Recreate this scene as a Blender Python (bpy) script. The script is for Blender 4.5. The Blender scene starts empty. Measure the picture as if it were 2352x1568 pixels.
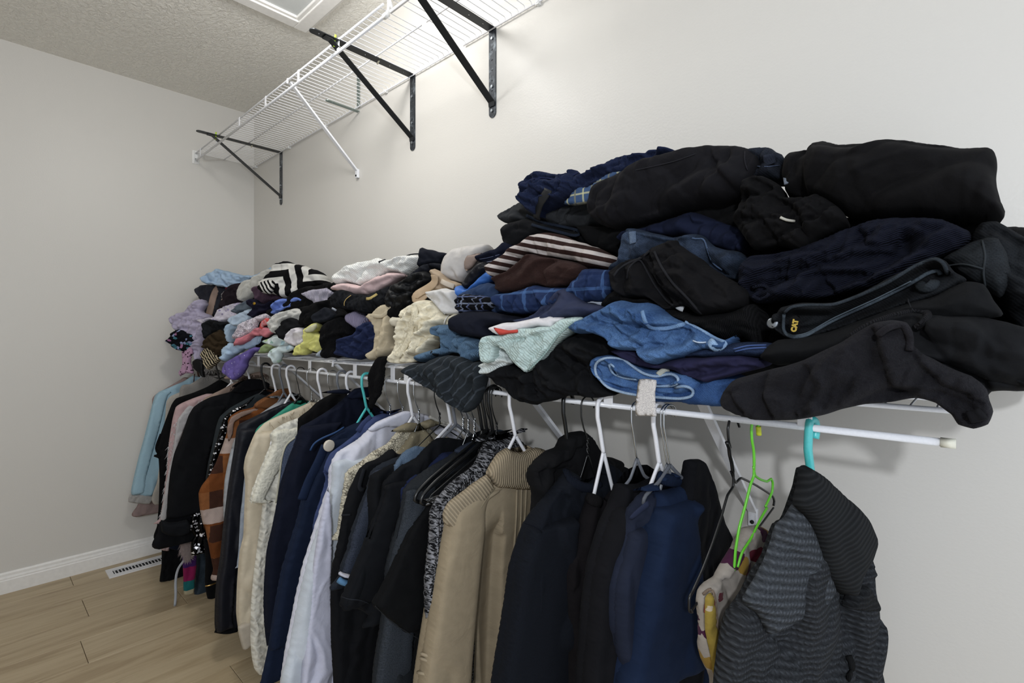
import bpy, bmesh, math, random
import numpy as np
from mathutils import Vector, Matrix
from mathutils.geometry import delaunay_2d_cdt

scene = bpy.context.scene
COL = scene.collection
R_ = math.radians

# ------------------------------------------------------------------ camera
# closet: shelf wall is the plane Y=0, far wall is X=0, floor Z=0 (metres)
CAM = Vector((3.15, -1.15, 1.145))
FPX = 1151.0
yaw = R_(47.3)
VIEW = Vector((-math.cos(yaw), math.sin(yaw), 0)); RIGHT = Vector((math.sin(yaw), math.cos(yaw), 0))
cd = bpy.data.cameras.new('camera'); cam = bpy.data.objects.new('camera', cd); COL.objects.link(cam)
cd.sensor_width = 36; cd.lens = FPX / 2352 * 36; cd.shift_y = -18 / 2352; cd.clip_start = 0.02
cam.matrix_world = Matrix((( RIGHT.x, 0, -VIEW.x, CAM.x), (RIGHT.y, 0, -VIEW.y, CAM.y), (0, 1, 0, CAM.z), (0, 0, 0, 1)))
scene.camera = cam
# ------------------------------------------------------------------ light
w = bpy.data.worlds.new('world'); scene.world = w; w.use_nodes = True
w.node_tree.nodes['Background'].inputs[0].default_value = (0.86, 0.92, 1.0, 1)
w.node_tree.nodes['Background'].inputs[1].default_value = .98
def area(name, loc, target, size, power, col):
    l = bpy.data.lights.new(name, 'AREA'); l.shape = 'DISK'; l.size = size; l.energy = power; l.color = col
    o = bpy.data.objects.new(name, l); COL.objects.link(o); o.location = loc
    o.rotation_euler = (Vector(target) - Vector(loc)).to_track_quat('-Z', 'Y').to_euler(); return o
cl = bpy.data.lights.new('ceiling_lamp', 'POINT'); cl.shadow_soft_size = .08; cl.energy = 15.5; cl.color = (1.0, 0.985, 0.965)
co = bpy.data.objects.new('ceiling_lamp', cl); COL.objects.link(co); co.location = (1.74, -0.62, 2.30)
area('hallway_lamp', (3.62, -1.95, 1.60), (2.2, -0.3, 1.0), 0.09, 14, (0.90, 0.94, 1.0))
area('doorway_side_fill', (4.3, -2.3, 1.5), (1.6, -0.4, 1.1), 1.5, 4, (0.84, 0.91, 1.0))  # large soft fill light added behind the camera, no visible source there
vs = scene.view_settings
scene.display_settings.display_device = 'sRGB'
vs.view_transform = 'Standard'; vs.look = 'None'; vs.gamma = 1; vs.use_curve_mapping = False; vs.exposure = 0.15

# ------------------------------------------------------------------ helpers
def frame(x0, y0, k):
    def f(*a): return [(x0 + a[i] * k, y0 + a[i + 1] * k) for i in range(0, len(a), 2)]
    return f
B = frame(370, 540, .24237); M = frame(740, 540, .26786); D = frame(1120, 320, .30608); E = frame(1700, 320, .44658)
F = frame(920, 700, .35714); P = frame(0, 0, 1)
H1 = frame(280, 820, .2551); H2 = frame(200, 1150, .26652); H3 = frame(560, 820, .26786); H4 = frame(500, 1100, .29851)
H5 = frame(940, 900, .42614); H6 = frame(1400, 900, .42608)

def ray(px, py):
    return VIEW + RIGHT * ((px - 1176) / FPX) + Vector((0, 0, (766 - py) / FPX))
def proj(vs_):
    d = vs_ - np.array(CAM)
    z = d @ np.array(VIEW); return np.stack([1176 + FPX * (d @ np.array(RIGHT)) / z, 766 - FPX * d[:, 2] / z, z], 1)
class Plane:
    def __init__(s, x, y, phi):
        s.p = Vector((x, y, 0)); a = R_(phi)
        s.u = Vector((math.cos(a), math.sin(a), 0)); s.n = Vector((math.sin(a), -math.cos(a), 0))
    def hit(s, px, py):
        r = ray(px, py); t = (s.p - CAM).dot(s.n) / r.dot(s.n); q = CAM + r * t
        return ((q - s.p).dot(s.u), q.z)
    def world(s, u, v, h=0.0): return s.p + s.u * u + s.n * h + Vector((0, 0, v))
def at_y(px, Y):
    r = ray(px, 766); t = (Y - CAM.y) / r.y; return (CAM + r * t).x
def rod_x(px): return at_y(px, -0.305)

def hash2(ix, iy, seed):
    h = (ix.astype(np.int64) * 374761393 + iy.astype(np.int64) * 668265263 + seed * 1442695041) & 0xffffffff
    h = ((h ^ (h >> 13)) * 1274126177) & 0xffffffff
    return ((h ^ (h >> 16)) & 0xffff) / 65535.0
def vnoise(x, y, seed=0):
    ix = np.floor(x); iy = np.floor(y); fx = x - ix; fy = y - iy
    fx = fx * fx * fx * (fx * (fx * 6 - 15) + 10); fy = fy * fy * fy * (fy * (fy * 6 - 15) + 10)
    a = hash2(ix, iy, seed); b = hash2(ix + 1, iy, seed); c = hash2(ix, iy + 1, seed); d = hash2(ix + 1, iy + 1, seed)
    return (a * (1 - fx) + b * fx) * (1 - fy) + (c * (1 - fx) + d * fx) * fy

def smooth(pts, step, closed=True):
    p = np.array(pts, float); n = len(p); out = []
    rng = range(n) if closed else range(n - 1)
    for i in rng:
        if closed: a, b, c, d = p[i - 1], p[i], p[(i + 1) % n], p[(i + 2) % n]
        else: a, b, c, d = p[max(i - 1, 0)], p[i], p[i + 1], p[min(i + 2, n - 1)]
        L = np.linalg.norm(c - b); k = max(1, int(round(L / step)))
        for j in range(k):
            t = j / k
            q = 0.5 * ((2 * b) + (c - a) * t + (2 * a - 5 * b + 4 * c - d) * t * t + (3 * b - a - 3 * c + d) * t ** 3)
            out.append(q * .5 + (b + (c - b) * t) * .5)
    if not closed: out.append(p[-1])
    return np.array(out)
def seg_dist(p, poly, closed=True):
    best = np.full(len(p), 1e9); n = len(poly)
    for i in range(n if closed else n - 1):
        a = poly[i]; b = poly[(i + 1) % n]; ab = b - a; L2 = max(ab @ ab, 1e-12)
        t = np.clip(((p - a) @ ab) / L2, 0, 1); d = p - a - t[:, None] * ab
        best = np.minimum(best, np.einsum('ij,ij->i', d, d))
    return np.sqrt(best)
def scan_rows(ys, poly):
    """crossings of the outline with each grid row"""
    a = poly; b = np.roll(poly, -1, 0); out = []
    for y in ys:
        m_ = (a[:, 1] > y) != (b[:, 1] > y)
        out.append(np.sort((b[m_, 0] - a[m_, 0]) * (y - a[m_, 1]) / (b[m_, 1] - a[m_, 1]) + a[m_, 0]))
    return out
def inside(p, poly):
    x, y = p[:, 0], p[:, 1]; r = np.zeros(len(p), bool); n = len(poly); j = n - 1
    for i in range(n):
        xi, yi = poly[i]; xj, yj = poly[j]
        if yi != yj:
            c = ((yi > y) != (yj > y)) & (x < (xj - xi) * (y - yi) / (yj - yi) + xi); r ^= c
        j = i
    return r
def fold_h(u, v, ang, f, amp, seed, warp=.55, fine=.3):
    """overlapping cloth folds: each fold swells slowly and tucks under sharply, and fades out along its length"""
    a = R_(ang); c, s_ = math.cos(a), math.sin(a)
    pl = u * c + v * s_; q = -u * s_ + v * c
    wq = q + warp / f * (vnoise(pl * f * .55 + 7, q * f * .4, seed + 3) - .5) * 2.4 + .22 / f * (vnoise(pl * f * 1.7, q * f * 1.2, seed + 5) - .5) * 2
    ph = wq * f; ix = np.floor(ph); s = ph - ix
    saw = np.where(s < .80, np.sin(s / .80 * math.pi / 2) ** 1.1, np.cos((s - .80) / .20 * math.pi / 2) ** 1.2)
    A = np.clip(vnoise(pl * f * .42 + ix * 3.7, ix * 1.31, seed + 41) * 1.9 - .40, .08, 1.2)
    A2 = np.clip(vnoise(pl * f * .42 + (ix + (s > .8)) * 3.7, (ix + (s > .8)) * 1.31, seed + 41) * 1.9 - .45, .04, 1.15)
    r3 = vnoise(pl * f * .5, q * f * .6 + 3, seed + 23); r4 = vnoise(wq * f * 2.6 + 5, pl * f * .9, seed + 11)
    return amp * (1.15 * saw * A + .5 * r3 + fine * (1 - np.abs(2 * r4 - 1)) ** 2 - .75)

DECK = 1.052
SEED = [1]
class Puff: pass
def puff(plane, poly, T=.03, Tb=.03, R=.03, step=.006, folds=(), creases=(), clamp=True, seed=None, edge=.012, rag=0.0, calm=False):
    """solid cloth body: closed outline in a vertical plane, rounded to front and back, with modelled folds"""
    if seed is None: SEED[0] += 1; seed = SEED[0]
    rnd = np.random.RandomState(seed)
    ol = smooth(poly, step)
    if rag: ol = ol + rag * np.stack([vnoise(ol[:, 0] * 38, ol[:, 1] * 38, seed) - .5, vnoise(ol[:, 0] * 38 + 9, ol[:, 1] * 38, seed + 1) - .5], 1) * 2
    lo, hi = ol.min(0), ol.max(0)
    keep = [0]
    for i in range(1, len(ol)):
        if np.linalg.norm(ol[i] - ol[keep[-1]]) > step * .35: keep.append(i)
    ol = ol[keep]
    xs = np.arange(lo[0], hi[0], step); ys = np.arange(lo[1], hi[1], step * .87)
    gx, gy = np.meshgrid(xs, ys); gx = gx + (np.arange(len(ys)) % 2)[:, None] * step * .5
    g = np.stack([gx.ravel(), gy.ravel()], 1) + rnd.uniform(-.12, .12, (gx.size, 2)) * step
    cr_ = scan_rows(ys, ol); msk = np.concatenate([np.searchsorted(c_, gx[i_]) % 2 == 1 for i_, c_ in enumerate(cr_)]); g = g[msk]
    if len(g): g = g[seg_dist(g, ol) > step * .5]
    pts = [Vector(p) for p in ol] + [Vector(p) for p in g]; nb = len(ol)
    res = delaunay_2d_cdt(pts, [(i, (i + 1) % nb) for i in range(nb)], [], 1, 1e-7)
    V = np.array([(p.x, p.y) for p in res[0]]); Fc = res[2]
    d = seg_dist(V, ol); on = d < 1e-6
    prof = np.sqrt(np.clip(1 - (1 - np.clip(d / R, 0, 1)) ** 2, 0, 1))
    prof2 = np.sqrt(np.clip(1 - (1 - np.clip(d / (R * .42), 0, 1)) ** 2, 0, 1)); prof = .5 * prof + .5 * prof2
    h = T * prof; hb = -Tb * prof
    ef = np.clip(d / edge, 0, 1); u, v = V[:, 0], V[:, 1]
    for k, (ang, f, amp) in enumerate(folds):
        h = h + fold_h(u, v, ang, f, amp, seed * 7 + k * 31, *((.22, .0) if calm else (.6, .30))) * ef
        hb = hb - fold_h(u, v, ang, f, amp * .6, seed * 7 + k * 31 + 5, .3, .1) * ef
    for cr in creases:
        pl, dep, wd = cr[:3]
        q = np.array([plane.hit(*p) for p in pl]); q = smooth(q, step * 1.5, False)
        dd = seg_dist(V, q, False)
        best = np.full(len(V), 1e9); sg = np.zeros(len(V))
        for i in range(len(q) - 1):
            a, b = q[i], q[i + 1]; ab = b - a; L2 = max(ab @ ab, 1e-12)
            t = np.clip(((V - a) @ ab) / L2, 0, 1); dv = V - a - t[:, None] * ab; dist = np.einsum('ij,ij->i', dv, dv)
            m_ = dist < best; best = np.where(m_, dist, best); sg = np.where(m_, ab[0] * dv[:, 1] - ab[1] * dv[:, 0], sg)
        up = np.where(sg > 0, 1, .0)
        wd2 = wd * np.where(up > 0, .45, 2.2)
        h = h - dep * np.exp(-(dd / wd2) ** 2) * ef
    us = np.array(plane.u); ns = np.array(plane.n); p0 = np.array(plane.p)
    base = p0 + V[:, :1] * us; base[:, 2] += V[:, 1]
    fr = base + h[:, None] * ns; bk = base + hb[:, None] * ns
    nbk = np.cumsum(~on) - 1 + len(V)
    bidx = np.where(on, np.arange(len(V)), nbk)
    verts = np.vstack([fr, bk[~on]])
    if clamp is not None:
        verts[:, 1] = np.minimum(verts[:, 1], -.004)
        verts[:, 0] = np.maximum(verts[:, 0], .006)
        if clamp:
            z = verts[:, 2]; m_ = (verts[:, 1] > -.325) & (z < DECK); verts[m_, 2] = DECK
    faces = []; A = plane.u.cross(Vector((0, 0, 1))).dot(plane.n) > 0
    for f in Fc:
        f = list(f)
        a2 = sum(V[f[i]][0] * V[f[(i + 1) % len(f)]][1] - V[f[(i + 1) % len(f)]][0] * V[f[i]][1] for i in range(len(f)))
        if (a2 > 0) != A: f = f[::-1]
        faces.append(f); faces.append([int(bidx[i]) for i in f[::-1]])
    o = Puff(); o.v = verts; o.f = faces; o.uv = np.vstack([V, V[~on]]); o.nf = len(V); o.plane = plane
    o.pr = proj(fr); o.fr = fr; o.poly = ol
    return o
def surf(o, px, py, off=0.0):
    d = (o.pr[:, 0] - px) ** 2 + (o.pr[:, 1] - py) ** 2; k = np.argsort(d)[:4]
    wt = 1 / (d[k] + 1.0); z = (o.pr[k, 2] * wt).sum() / wt.sum()
    r = ray(px, py); return CAM + r * (z - off)

def mesh_obj(name, verts, faces, mat, origin, parent=None, uv=None, smooth_=True, kind=None):
    me = bpy.data.meshes.new(name)
    v = np.asarray(verts, float) - np.array(origin)
    me.from_pydata(v.tolist(), [], faces)
    if uv is not None:
        lay = me.uv_layers.new(name='cloth'); li = np.zeros(len(me.loops), np.int32); me.loops.foreach_get('vertex_index', li)
        lay.data.foreach_set('uv', np.asarray(uv, np.float32)[li].ravel())
    if smooth_: me.polygons.foreach_set('use_smooth', [True] * len(me.polygons))
    me.materials.append(mat); me.update()
    o = bpy.data.objects.new(name, me); COL.objects.link(o)
    if parent: o.parent = parent
    else: o.location = origin
    if kind: o['kind'] = kind
    return o
def tag(o, label, cat, group=None):
    o['label'] = label; o['category'] = cat
    if group: o['group'] = group
def empty(name, loc, label, cat, group=None):
    o = bpy.data.objects.new(name, None); o.empty_display_size = .05; COL.objects.link(o); o.location = loc
    tag(o, label, cat, group); return o
def struct(o): o['kind'] = 'structure'; return o

def box_vf(x0, x1, y0, y1, z0, z1):
    v = [(x0,y0,z0),(x1,y0,z0),(x1,y1,z0),(x0,y1,z0),(x0,y0,z1),(x1,y0,z1),(x1,y1,z1),(x0,y1,z1)]
    return v, [(0,3,2,1),(4,5,6,7),(0,1,5,4),(1,2,6,5),(2,3,7,6),(3,0,4,7)]
class MB:
    def __init__(s): s.v = []; s.f = []
    def add(s, v, f): n = len(s.v); s.v += [tuple(p) for p in v]; s.f += [tuple(i + n for i in q) for q in f]; return s
    def box(s, *a): return s.add(*box_vf(*a))
    def tube(s, pts, r, n=8, flat=None, nrm=None, cap=True):
        """swept round (or flattened, with nrm giving the thin axis) section"""
        P_ = [Vector(p) for p in pts]; vs_ = []; fs = []; prev = None
        for i, p in enumerate(P_):
            t = (P_[min(i + 1, len(P_) - 1)] - P_[max(i - 1, 0)]).normalized()
            if nrm is not None: a = Vector(nrm)
            else: a = prev if prev is not None else (Vector((0, 0, 1)) if abs(t.z) < .9 else Vector((1, 0, 0)))
            a = (a - t * a.dot(t)).normalized(); b = t.cross(a); prev = a
            rr = r[i] if isinstance(r, (list, tuple)) else r
            ra = rr if flat is None else flat
            for k in range(n):
                an = 2 * math.pi * k / n; vs_.append(p + a * (math.cos(an) * ra) + b * (math.sin(an) * rr))
        for i in range(len(P_) - 1):
            for k in range(n):
                k2 = (k + 1) % n; fs.append((i * n + k, i * n + k2, (i + 1) * n + k2, (i + 1) * n + k))
        if cap: fs.append(tuple(range(n))[::-1]); fs.append(tuple((len(P_) - 1) * n + k for k in range(n)))
        return s.add(vs_, fs)
    def obj(s, name, mat, origin=(0, 0, 0), parent=None, sm=True, kind=None):
        return mesh_obj(name, s.v, s.f, mat, origin, parent, None, sm, kind)
def bevel(o, wd, seg=2):
    m_ = o.modifiers.new('bevel', 'BEVEL'); m_.width = wd; m_.segments = seg; m_.limit_method = 'ANGLE'; m_.angle_limit = R_(40); return o
def csm(pts, step): return [tuple(p) for p in smooth(pts, step, False)]

# ------------------------------------------------------------------ materials
def srgb(c):
    if isinstance(c, str): c = [int(c[i:i + 2], 16) / 255 for i in (0, 2, 4)]
    return [(x / 12.92 if x <= .04045 else ((x + .055) / 1.055) ** 2.4) for x in c] + [1]
class NT:
    def __init__(s, name):
        m_ = bpy.data.materials.new(name); m_.use_nodes = True; s.m = m_; s.t = m_.node_tree; s.b = s.t.nodes['Principled BSDF']
    def n(s, typ, ins=None, **kw):
        nd = s.t.nodes.new(typ)
        for k, v in kw.items(): setattr(nd, k, v)
        for k, v in (ins or {}).items():
            if isinstance(v, bpy.types.NodeSocket): s.t.links.new(v, nd.inputs[k])
            else: nd.inputs[k].default_value = v
        return nd
    def set(s, k, v):
        if isinstance(v, bpy.types.NodeSocket): s.t.links.new(v, s.b.inputs[k])
        else: s.b.inputs[k].default_value = v
    def mix(s, fac, a, b):
        nd = s.t.nodes.new('ShaderNodeMix'); nd.data_type = 'RGBA'
        for k, v in ((0, fac), (6, a), (7, b)):
            if isinstance(v, bpy.types.NodeSocket): s.t.links.new(v, nd.inputs[k])
            else: nd.inputs[k].default_value = v
        return nd.outputs[2]
    def ramp(s, fac, st, interp='LINEAR'):
        nd = s.n('ShaderNodeValToRGB', {0: fac}); e = nd.color_ramp.elements; nd.color_ramp.interpolation = interp
        while len(e) < len(st): e.new(.5)
        for i, (p, c) in enumerate(st): e[i].position = p; e[i].color = c if len(c) == 4 else list(c) + [1]
        return nd.outputs[0]
    def math(s, op, a, b=0.0):
        return s.n('ShaderNodeMath', {0: a, 1: b}, operation=op).outputs[0]
    def bump(s, hgt, strength, dist=.001, nrm=None):
        ins = {'Height': hgt, 'Strength': strength, 'Distance': dist}
        if nrm: ins['Normal'] = nrm
        return s.n('ShaderNodeBump', ins).outputs[0]
    def uv(s, rot=0, sc=1):
        c = s.n('ShaderNodeUVMap').outputs[0]
        return s.n('ShaderNodeMapping', {0: c, 'Rotation': (0, 0, R_(rot)), 'Scale': (sc, sc, sc)}).outputs[0]
MATS = {}
def cloth_rgb(c):
    x = srgb(c)[:3]; l = x[0] * .3 + x[1] * .5 + x[2] * .2; s = .84; k = .92 if l > .1 else .62 + 3.0 * l
    x = [(l + (y - l) * s) * k for y in x]
    if x[2] > x[0] and l < .045: x[1] += .04 * (x[2] - x[1]); x[2] -= .12 * (x[2] - x[0])
    return [max(0, y) for y in x] + [1]
def fab(kind, c1, c2=None, rot=0, sc=1.0, rough=.92, sheen=.25, c3=None, c4=None):
    key = (kind, c1, c2, rot, sc, c3, c4)
    if key in MATS: return MATS[key]
    t = NT('cloth_' + kind); uv = t.uv(rot, 1); a = cloth_rgb(c1); b = cloth_rgb(c2) if c2 else None
    noise = lambda s_, d=2, r=.5: t.n('ShaderNodeTexNoise', {0: uv, 'Scale': s_, 'Detail': d, 'Roughness': r}).outputs[0]
    wave = lambda s_, dis=0, dirn='X', prof='SIN', ds=2: t.n('ShaderNodeTexWave', {0: uv, 'Scale': s_, 'Distortion': dis, 'Detail Scale': ds}, bands_direction=dirn, wave_profile=prof).outputs['Fac']
    mott = noise(38, 3, .6); fine = noise(520, 2)
    dk = [x * .78 for x in a[:3]] + [1]; lt = [min(1, x * 1.12 + .003) for x in a[:3]] + [1]
    col = t.mix(mott, dk, lt); bh = fine; bs = .35; bd = .0007; metal = 0
    if kind == 'denim':
        tw = t.n('ShaderNodeTexWave', {0: uv, 'Scale': 150, 'Distortion': 2.5}, bands_direction='DIAGONAL').outputs['Fac']
        wear = t.ramp(noise(14, 4, .65), [(.38, (0, 0, 0)), (.66, (1, 1, 1))])
        base = t.mix(wear, a, b or lt); col = t.mix(t.math('MULTIPLY', tw, .30), base, [min(1, x * 1.5 + .01) for x in a[:3]] + [1]); col = t.mix(t.math('MULTIPLY', t.math('GREATER_THAN', noise(620, 1), .56), .35), col, [x * .45 for x in a[:3]] + [1]); bh = tw; bs = .3
    elif kind == 'rib':
        wv = wave(sc * 1.0); col = t.mix(wv, [x * .72 for x in a[:3]] + [1], lt); bh = t.math('ADD', wv, t.math('MULTIPLY', fine, .25)); bs = .8; bd = .0022
    elif kind == 'marl':
        vo = t.n('ShaderNodeTexVoronoi', {0: t.uv(rot + 20, 1), 'Scale': 430 * sc}).outputs['Color']
        sep = t.n('ShaderNodeSeparateColor', {0: vo}).outputs[0]
        col = t.mix(t.ramp(sep, [(.35, (0, 0, 0)), (.75, (1, 1, 1))]), a, b)
        wv = wave(48 * sc, 1.2); bh = t.math('ADD', wv, t.math('MULTIPLY', sep, .6)); bs = .9; bd = .0022; col = t.mix(t.math('MULTIPLY', wv, .45), col, a)
    elif kind == 'chunky':
        w1 = wave(30 * sc, 1.6, 'Y'); w2 = wave(46 * sc, 3.0, 'X'); k = t.math('MULTIPLY', w1, t.math('ADD', .45, t.math('MULTIPLY', w2, .55)))
        n2 = noise(330, 4, .8); mx = t.math('ADD', t.math('MULTIPLY', k, .34), t.math('MULTIPLY', n2, .72))
        col = t.mix(t.ramp(mx, [(.22, (0, 0, 0)), (.85, (1, 1, 1))]), a, b); bh = t.math('ADD', k, t.math('MULTIPLY', n2, .35)); bs = 1.0; bd = .004
    elif kind == 'stripe':
        wv = wave(6.2 * sc, .5, 'Y', ds=1.2); f = t.ramp(wv, [(.50, (0, 0, 0)), (.60, (1, 1, 1))]); fz = t.math('GREATER_THAN', noise(300), .5)
        col = t.mix(f, col, t.mix(fine, [x * .8 for x in b[:3]] + [1], b)); bs = .6
    elif kind == 'trim':
        wv = wave(6.2 * sc, 0, 'Y'); col = t.mix(t.math('GREATER_THAN', wv, .5), a, b)
    elif kind == 'chevron':
        x = t.n('ShaderNodeSeparateXYZ', {0: uv}); ax = t.math('PINGPONG', t.math('ADD', x.outputs[0], .03), .085)
        s_ = t.math('ADD', x.outputs[1], t.math('MULTIPLY', ax, .95)); fr = t.math('FRACT', t.math('MULTIPLY', s_, 13.0 * sc))
        col = t.mix(t.math('GREATER_THAN', fr, .52), a, b); bs = .7
    elif kind == 'bands':
        x = t.n('ShaderNodeSeparateXYZ', {0: uv}).outputs[1]
        fr = t.math('FRACT', t.math('MULTIPLY', x, sc)); z = [srgb(c) for c in (c1, c2, c3, c4)]
        col = t.ramp(fr, [(0, z[0]), (.27, z[1]), (.45, z[2]), (.72, z[3])], 'CONSTANT'); bs = .6
    elif kind == 'plaid':
        x = t.n('ShaderNodeSeparateXYZ', {0: uv}); f1 = t.math('FRACT', t.math('MULTIPLY', x.outputs[0], sc)); f2 = t.math('FRACT', t.math('MULTIPLY', x.outputs[1], sc * .8))
        g1 = t.math('GREATER_THAN', f1, .55); g2 = t.math('GREATER_THAN', f2, .5)
        tw = t.n('ShaderNodeTexWave', {0: uv, 'Scale': 110, 'Distortion': 1}, bands_direction='DIAGONAL').outputs['Fac']
        c = t.mix(g1, a, b); c_ = srgb(c3); c = t.mix(t.math('MULTIPLY', g2, .75), c, c_)
        f3 = t.math('GREATER_THAN', t.math('FRACT', t.math('MULTIPLY', x.outputs[1], sc * .4)), .78); c = t.mix(t.math('MULTIPLY', f3, .8), c, srgb(c4))
        col = t.mix(t.math('MULTIPLY', tw, .25), c, [1, 1, 1, 1] if False else c_); bh = tw; bs = .5
    elif kind == 'check':
        x = t.n('ShaderNodeSeparateXYZ', {0: uv}); out = col
        for ax, dens, cc, lim in ((0, sc, c2, .8), (1, sc, c2, .8), (0, sc * .5, c3 or c2, .9), (1, sc * .5, c3 or c2, .9)):
            g = t.math('GREATER_THAN', t.math('FRACT', t.math('MULTIPLY', x.outputs[ax], dens)), lim); out = t.mix(t.math('MULTIPLY', g, .6), out, srgb(cc))
        col = out
    elif kind in ('floral', 'print'):
        vo = t.n('ShaderNodeTexVoronoi', {0: uv, 'Scale': 26 * sc, 'Randomness': 1}); dist = vo.outputs['Distance']
        sep = t.n('ShaderNodeSeparateColor', {0: vo.outputs['Color']})
        pal = t.ramp(sep.outputs[0], [(0, b), (.4, srgb(c3 or c2)), (.7, srgb(c4 or c3 or c2))], 'CONSTANT')
        wob = t.math('ADD', dist, t.math('MULTIPLY', noise(60 * sc, 2), .35))
        f = t.math('LESS_THAN', wob, .58 if kind == 'floral' else .46); col = t.mix(f, col, pal)
    elif kind == 'lace':
        vo = t.n('ShaderNodeTexVoronoi', {0: uv, 'Scale': 95 * sc}, feature='DISTANCE_TO_EDGE').outputs[0]
        f = t.ramp(vo, [(.02, (0, 0, 0)), (.12, (1, 1, 1))]); n2 = t.math('GREATER_THAN', noise(30 * sc, 2), .53)
        hole = t.math('MULTIPLY', t.math('SUBTRACT', 1, f), n2); col = t.mix(t.math('MULTIPLY', hole, .8), col, b or dk); bh = f; bs = .8; bd = .002
    elif kind == 'cable':
        w1 = wave(9 * sc, 6, 'X', ds=3); w2 = wave(26 * sc, 3, 'DIAGONAL'); k = t.math('ADD', w1, t.math('MULTIPLY', w2, .6))
        col = t.mix(t.ramp(k, [(.15, (0, 0, 0)), (.8, (1, 1, 1))]), [x * .80 for x in a[:3]] + [1], lt); bh = k; bs = 1; bd = .003
    elif kind == 'crinkle':
        w1 = noise(70 * sc, 4, .7); vo = t.n('ShaderNodeTexVoronoi', {0: uv, 'Scale': 120 * sc}).outputs['Distance']
        bh = t.math('ADD', w1, t.math('MULTIPLY', vo, .5)); col = t.mix(t.ramp(bh, [(.4, (0, 0, 0)), (.9, (1, 1, 1))]), [x * .82 for x in a[:3]] + [1], lt); bs = .9; bd = .003
    elif kind == 'muslin':
        w1 = wave(85, 3.5, 'DIAGONAL'); n2 = noise(45, 4, .7); bh = t.math('ADD', t.math('MULTIPLY', w1, .5), n2); bs = .8; bd = .0022; col = t.mix(bh, dk, lt)
    elif kind == 'sequin':
        vo = t.n('ShaderNodeTexVoronoi', {0: uv, 'Scale': 170 * sc}); sep = t.n('ShaderNodeSeparateColor', {0: vo.outputs['Color']}).outputs[0]
        col = t.mix(t.math('GREATER_THAN', sep, .86), a, b); bh = sep; bs = 1; bd = .003; rough = .22; metal = .5
    elif kind == 'speck':
        sp = t.math('GREATER_THAN', noise(130 * sc, 1), .71); col = t.mix(sp, col, b)
    elif kind == 'heather':
        n2 = noise(420, 3, .8); col = t.mix(t.ramp(n2, [(.36, (0, 0, 0)), (.64, (1, 1, 1))]), a, b)
    elif kind == 'satin':
        rough = .52; bs = .1; sheen = 0
    elif kind == 'fuzz':
        n2 = noise(260, 4, .8); bh = n2; bs = 1; bd = .004; col = t.mix(n2, [x * .6 for x in a[:3]] + [1], [min(1, x * 1.25 + .004) for x in a[:3]] + [1]); sheen = 1.3
    elif kind == 'pinstripe':
        wv = wave(18 * sc, 1.5, 'X'); col = t.mix(t.math('MULTIPLY', t.math('GREATER_THAN', wv, .93), .5), col, b)
        bh = t.n('ShaderNodeTexWave', {0: uv, 'Scale': 160, 'Distortion': 3}, bands_direction='Y').outputs['Fac']; bs = .5
    wr = t.n('ShaderNodeTexNoise', {0: uv, 'Scale': 16, 'Detail': 5, 'Roughness': .55, 'Distortion': 1.2}).outputs[0]
    n1 = t.bump(wr, .45 if kind != 'satin' else .25, .006)
    t.set('Normal', t.bump(bh, bs, bd, n1)); t.set('Base Color', col); t.set('Roughness', rough); t.set('Metallic', metal)
    t.set('Sheen Weight', sheen * .35); t.set('Sheen Roughness', .5); t.set('Specular IOR Level', .09 if rough > .6 else .22)
    lum = sum(a[:3]) / 3
    t.set('Sheen Tint', [min(1, x * 1.6 + .05) for x in a[:3]] + [1])
    MATS[key] = t.m; return t.m
def solid(name, c, rough=.5, metal=0, bumpy=0, sc=300, coat=0, trans=0):
    t = NT(name); tc = t.n('ShaderNodeTexCoord').outputs['Object']
    nz = t.n('ShaderNodeTexNoise', {0: tc, 'Scale': sc, 'Detail': 3}).outputs[0]; a = srgb(c)
    t.set('Base Color', t.mix(nz, [x * .9 for x in a[:3]] + [1], [min(1, x * 1.06) for x in a[:3]] + [1]))
    t.set('Roughness', rough); t.set('Metallic', metal); t.set('Coat Weight', coat)
    if bumpy: t.set('Normal', t.bump(nz, bumpy, .001))
    return t.m
# ------------------------------------------------------------------ room
def wall_mat(name, c):
    t = NT(name); tc = t.n('ShaderNodeTexCoord').outputs['Object']
    n1 = t.n('ShaderNodeTexNoise', {0: tc, 'Scale': 170, 'Detail': 3}).outputs[0]; n2 = t.n('ShaderNodeTexNoise', {0: tc, 'Scale': 2.5, 'Detail': 2}).outputs[0]
    a = srgb(c); t.set('Base Color', t.mix(n2, [x * .975 for x in a[:3]] + [1], a)); t.set('Roughness', .42); t.set('Specular IOR Level', .42)
    t.set('Normal', t.bump(n1, .22, .0012)); return t.m
wallm = wall_mat('greige_wall_paint', 'd4d1cb')
def ceil_mat():
    t = NT('textured_ceiling_paint'); tc = t.n('ShaderNodeTexCoord').outputs['Object']
    mp = t.n('ShaderNodeMapping', {0: tc, 'Scale': (1, 1.5, 1)}).outputs[0]
    n1 = t.n('ShaderNodeTexNoise', {0: mp, 'Scale': 42, 'Detail': 4, 'Roughness': .6, 'Distortion': .8}).outputs[0]
    r = t.ramp(n1, [(.40, (0, 0, 0)), (.58, (1, 1, 1))]); t.set('Base Color', srgb('f1eee6')); t.set('Roughness', .85); t.set('Normal', t.bump(r, .55, .006)); return t.m
XE, YE, H = 3.75, -2.45, 2.442
struct(mesh_obj('wall_right', *box_vf(-.12, XE, 0, .12, 0, H), wallm, (0, 0, 0), smooth_=False))
struct(mesh_obj('wall_far', *box_vf(-.12, 0, YE, 0, 0, H), wallm, (0, 0, 0), smooth_=False))
struct(mesh_obj('wall_left', *box_vf(-.12, 3.0, YE - .12, YE, 0, H), wallm, (0, 0, 0), smooth_=False))
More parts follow.
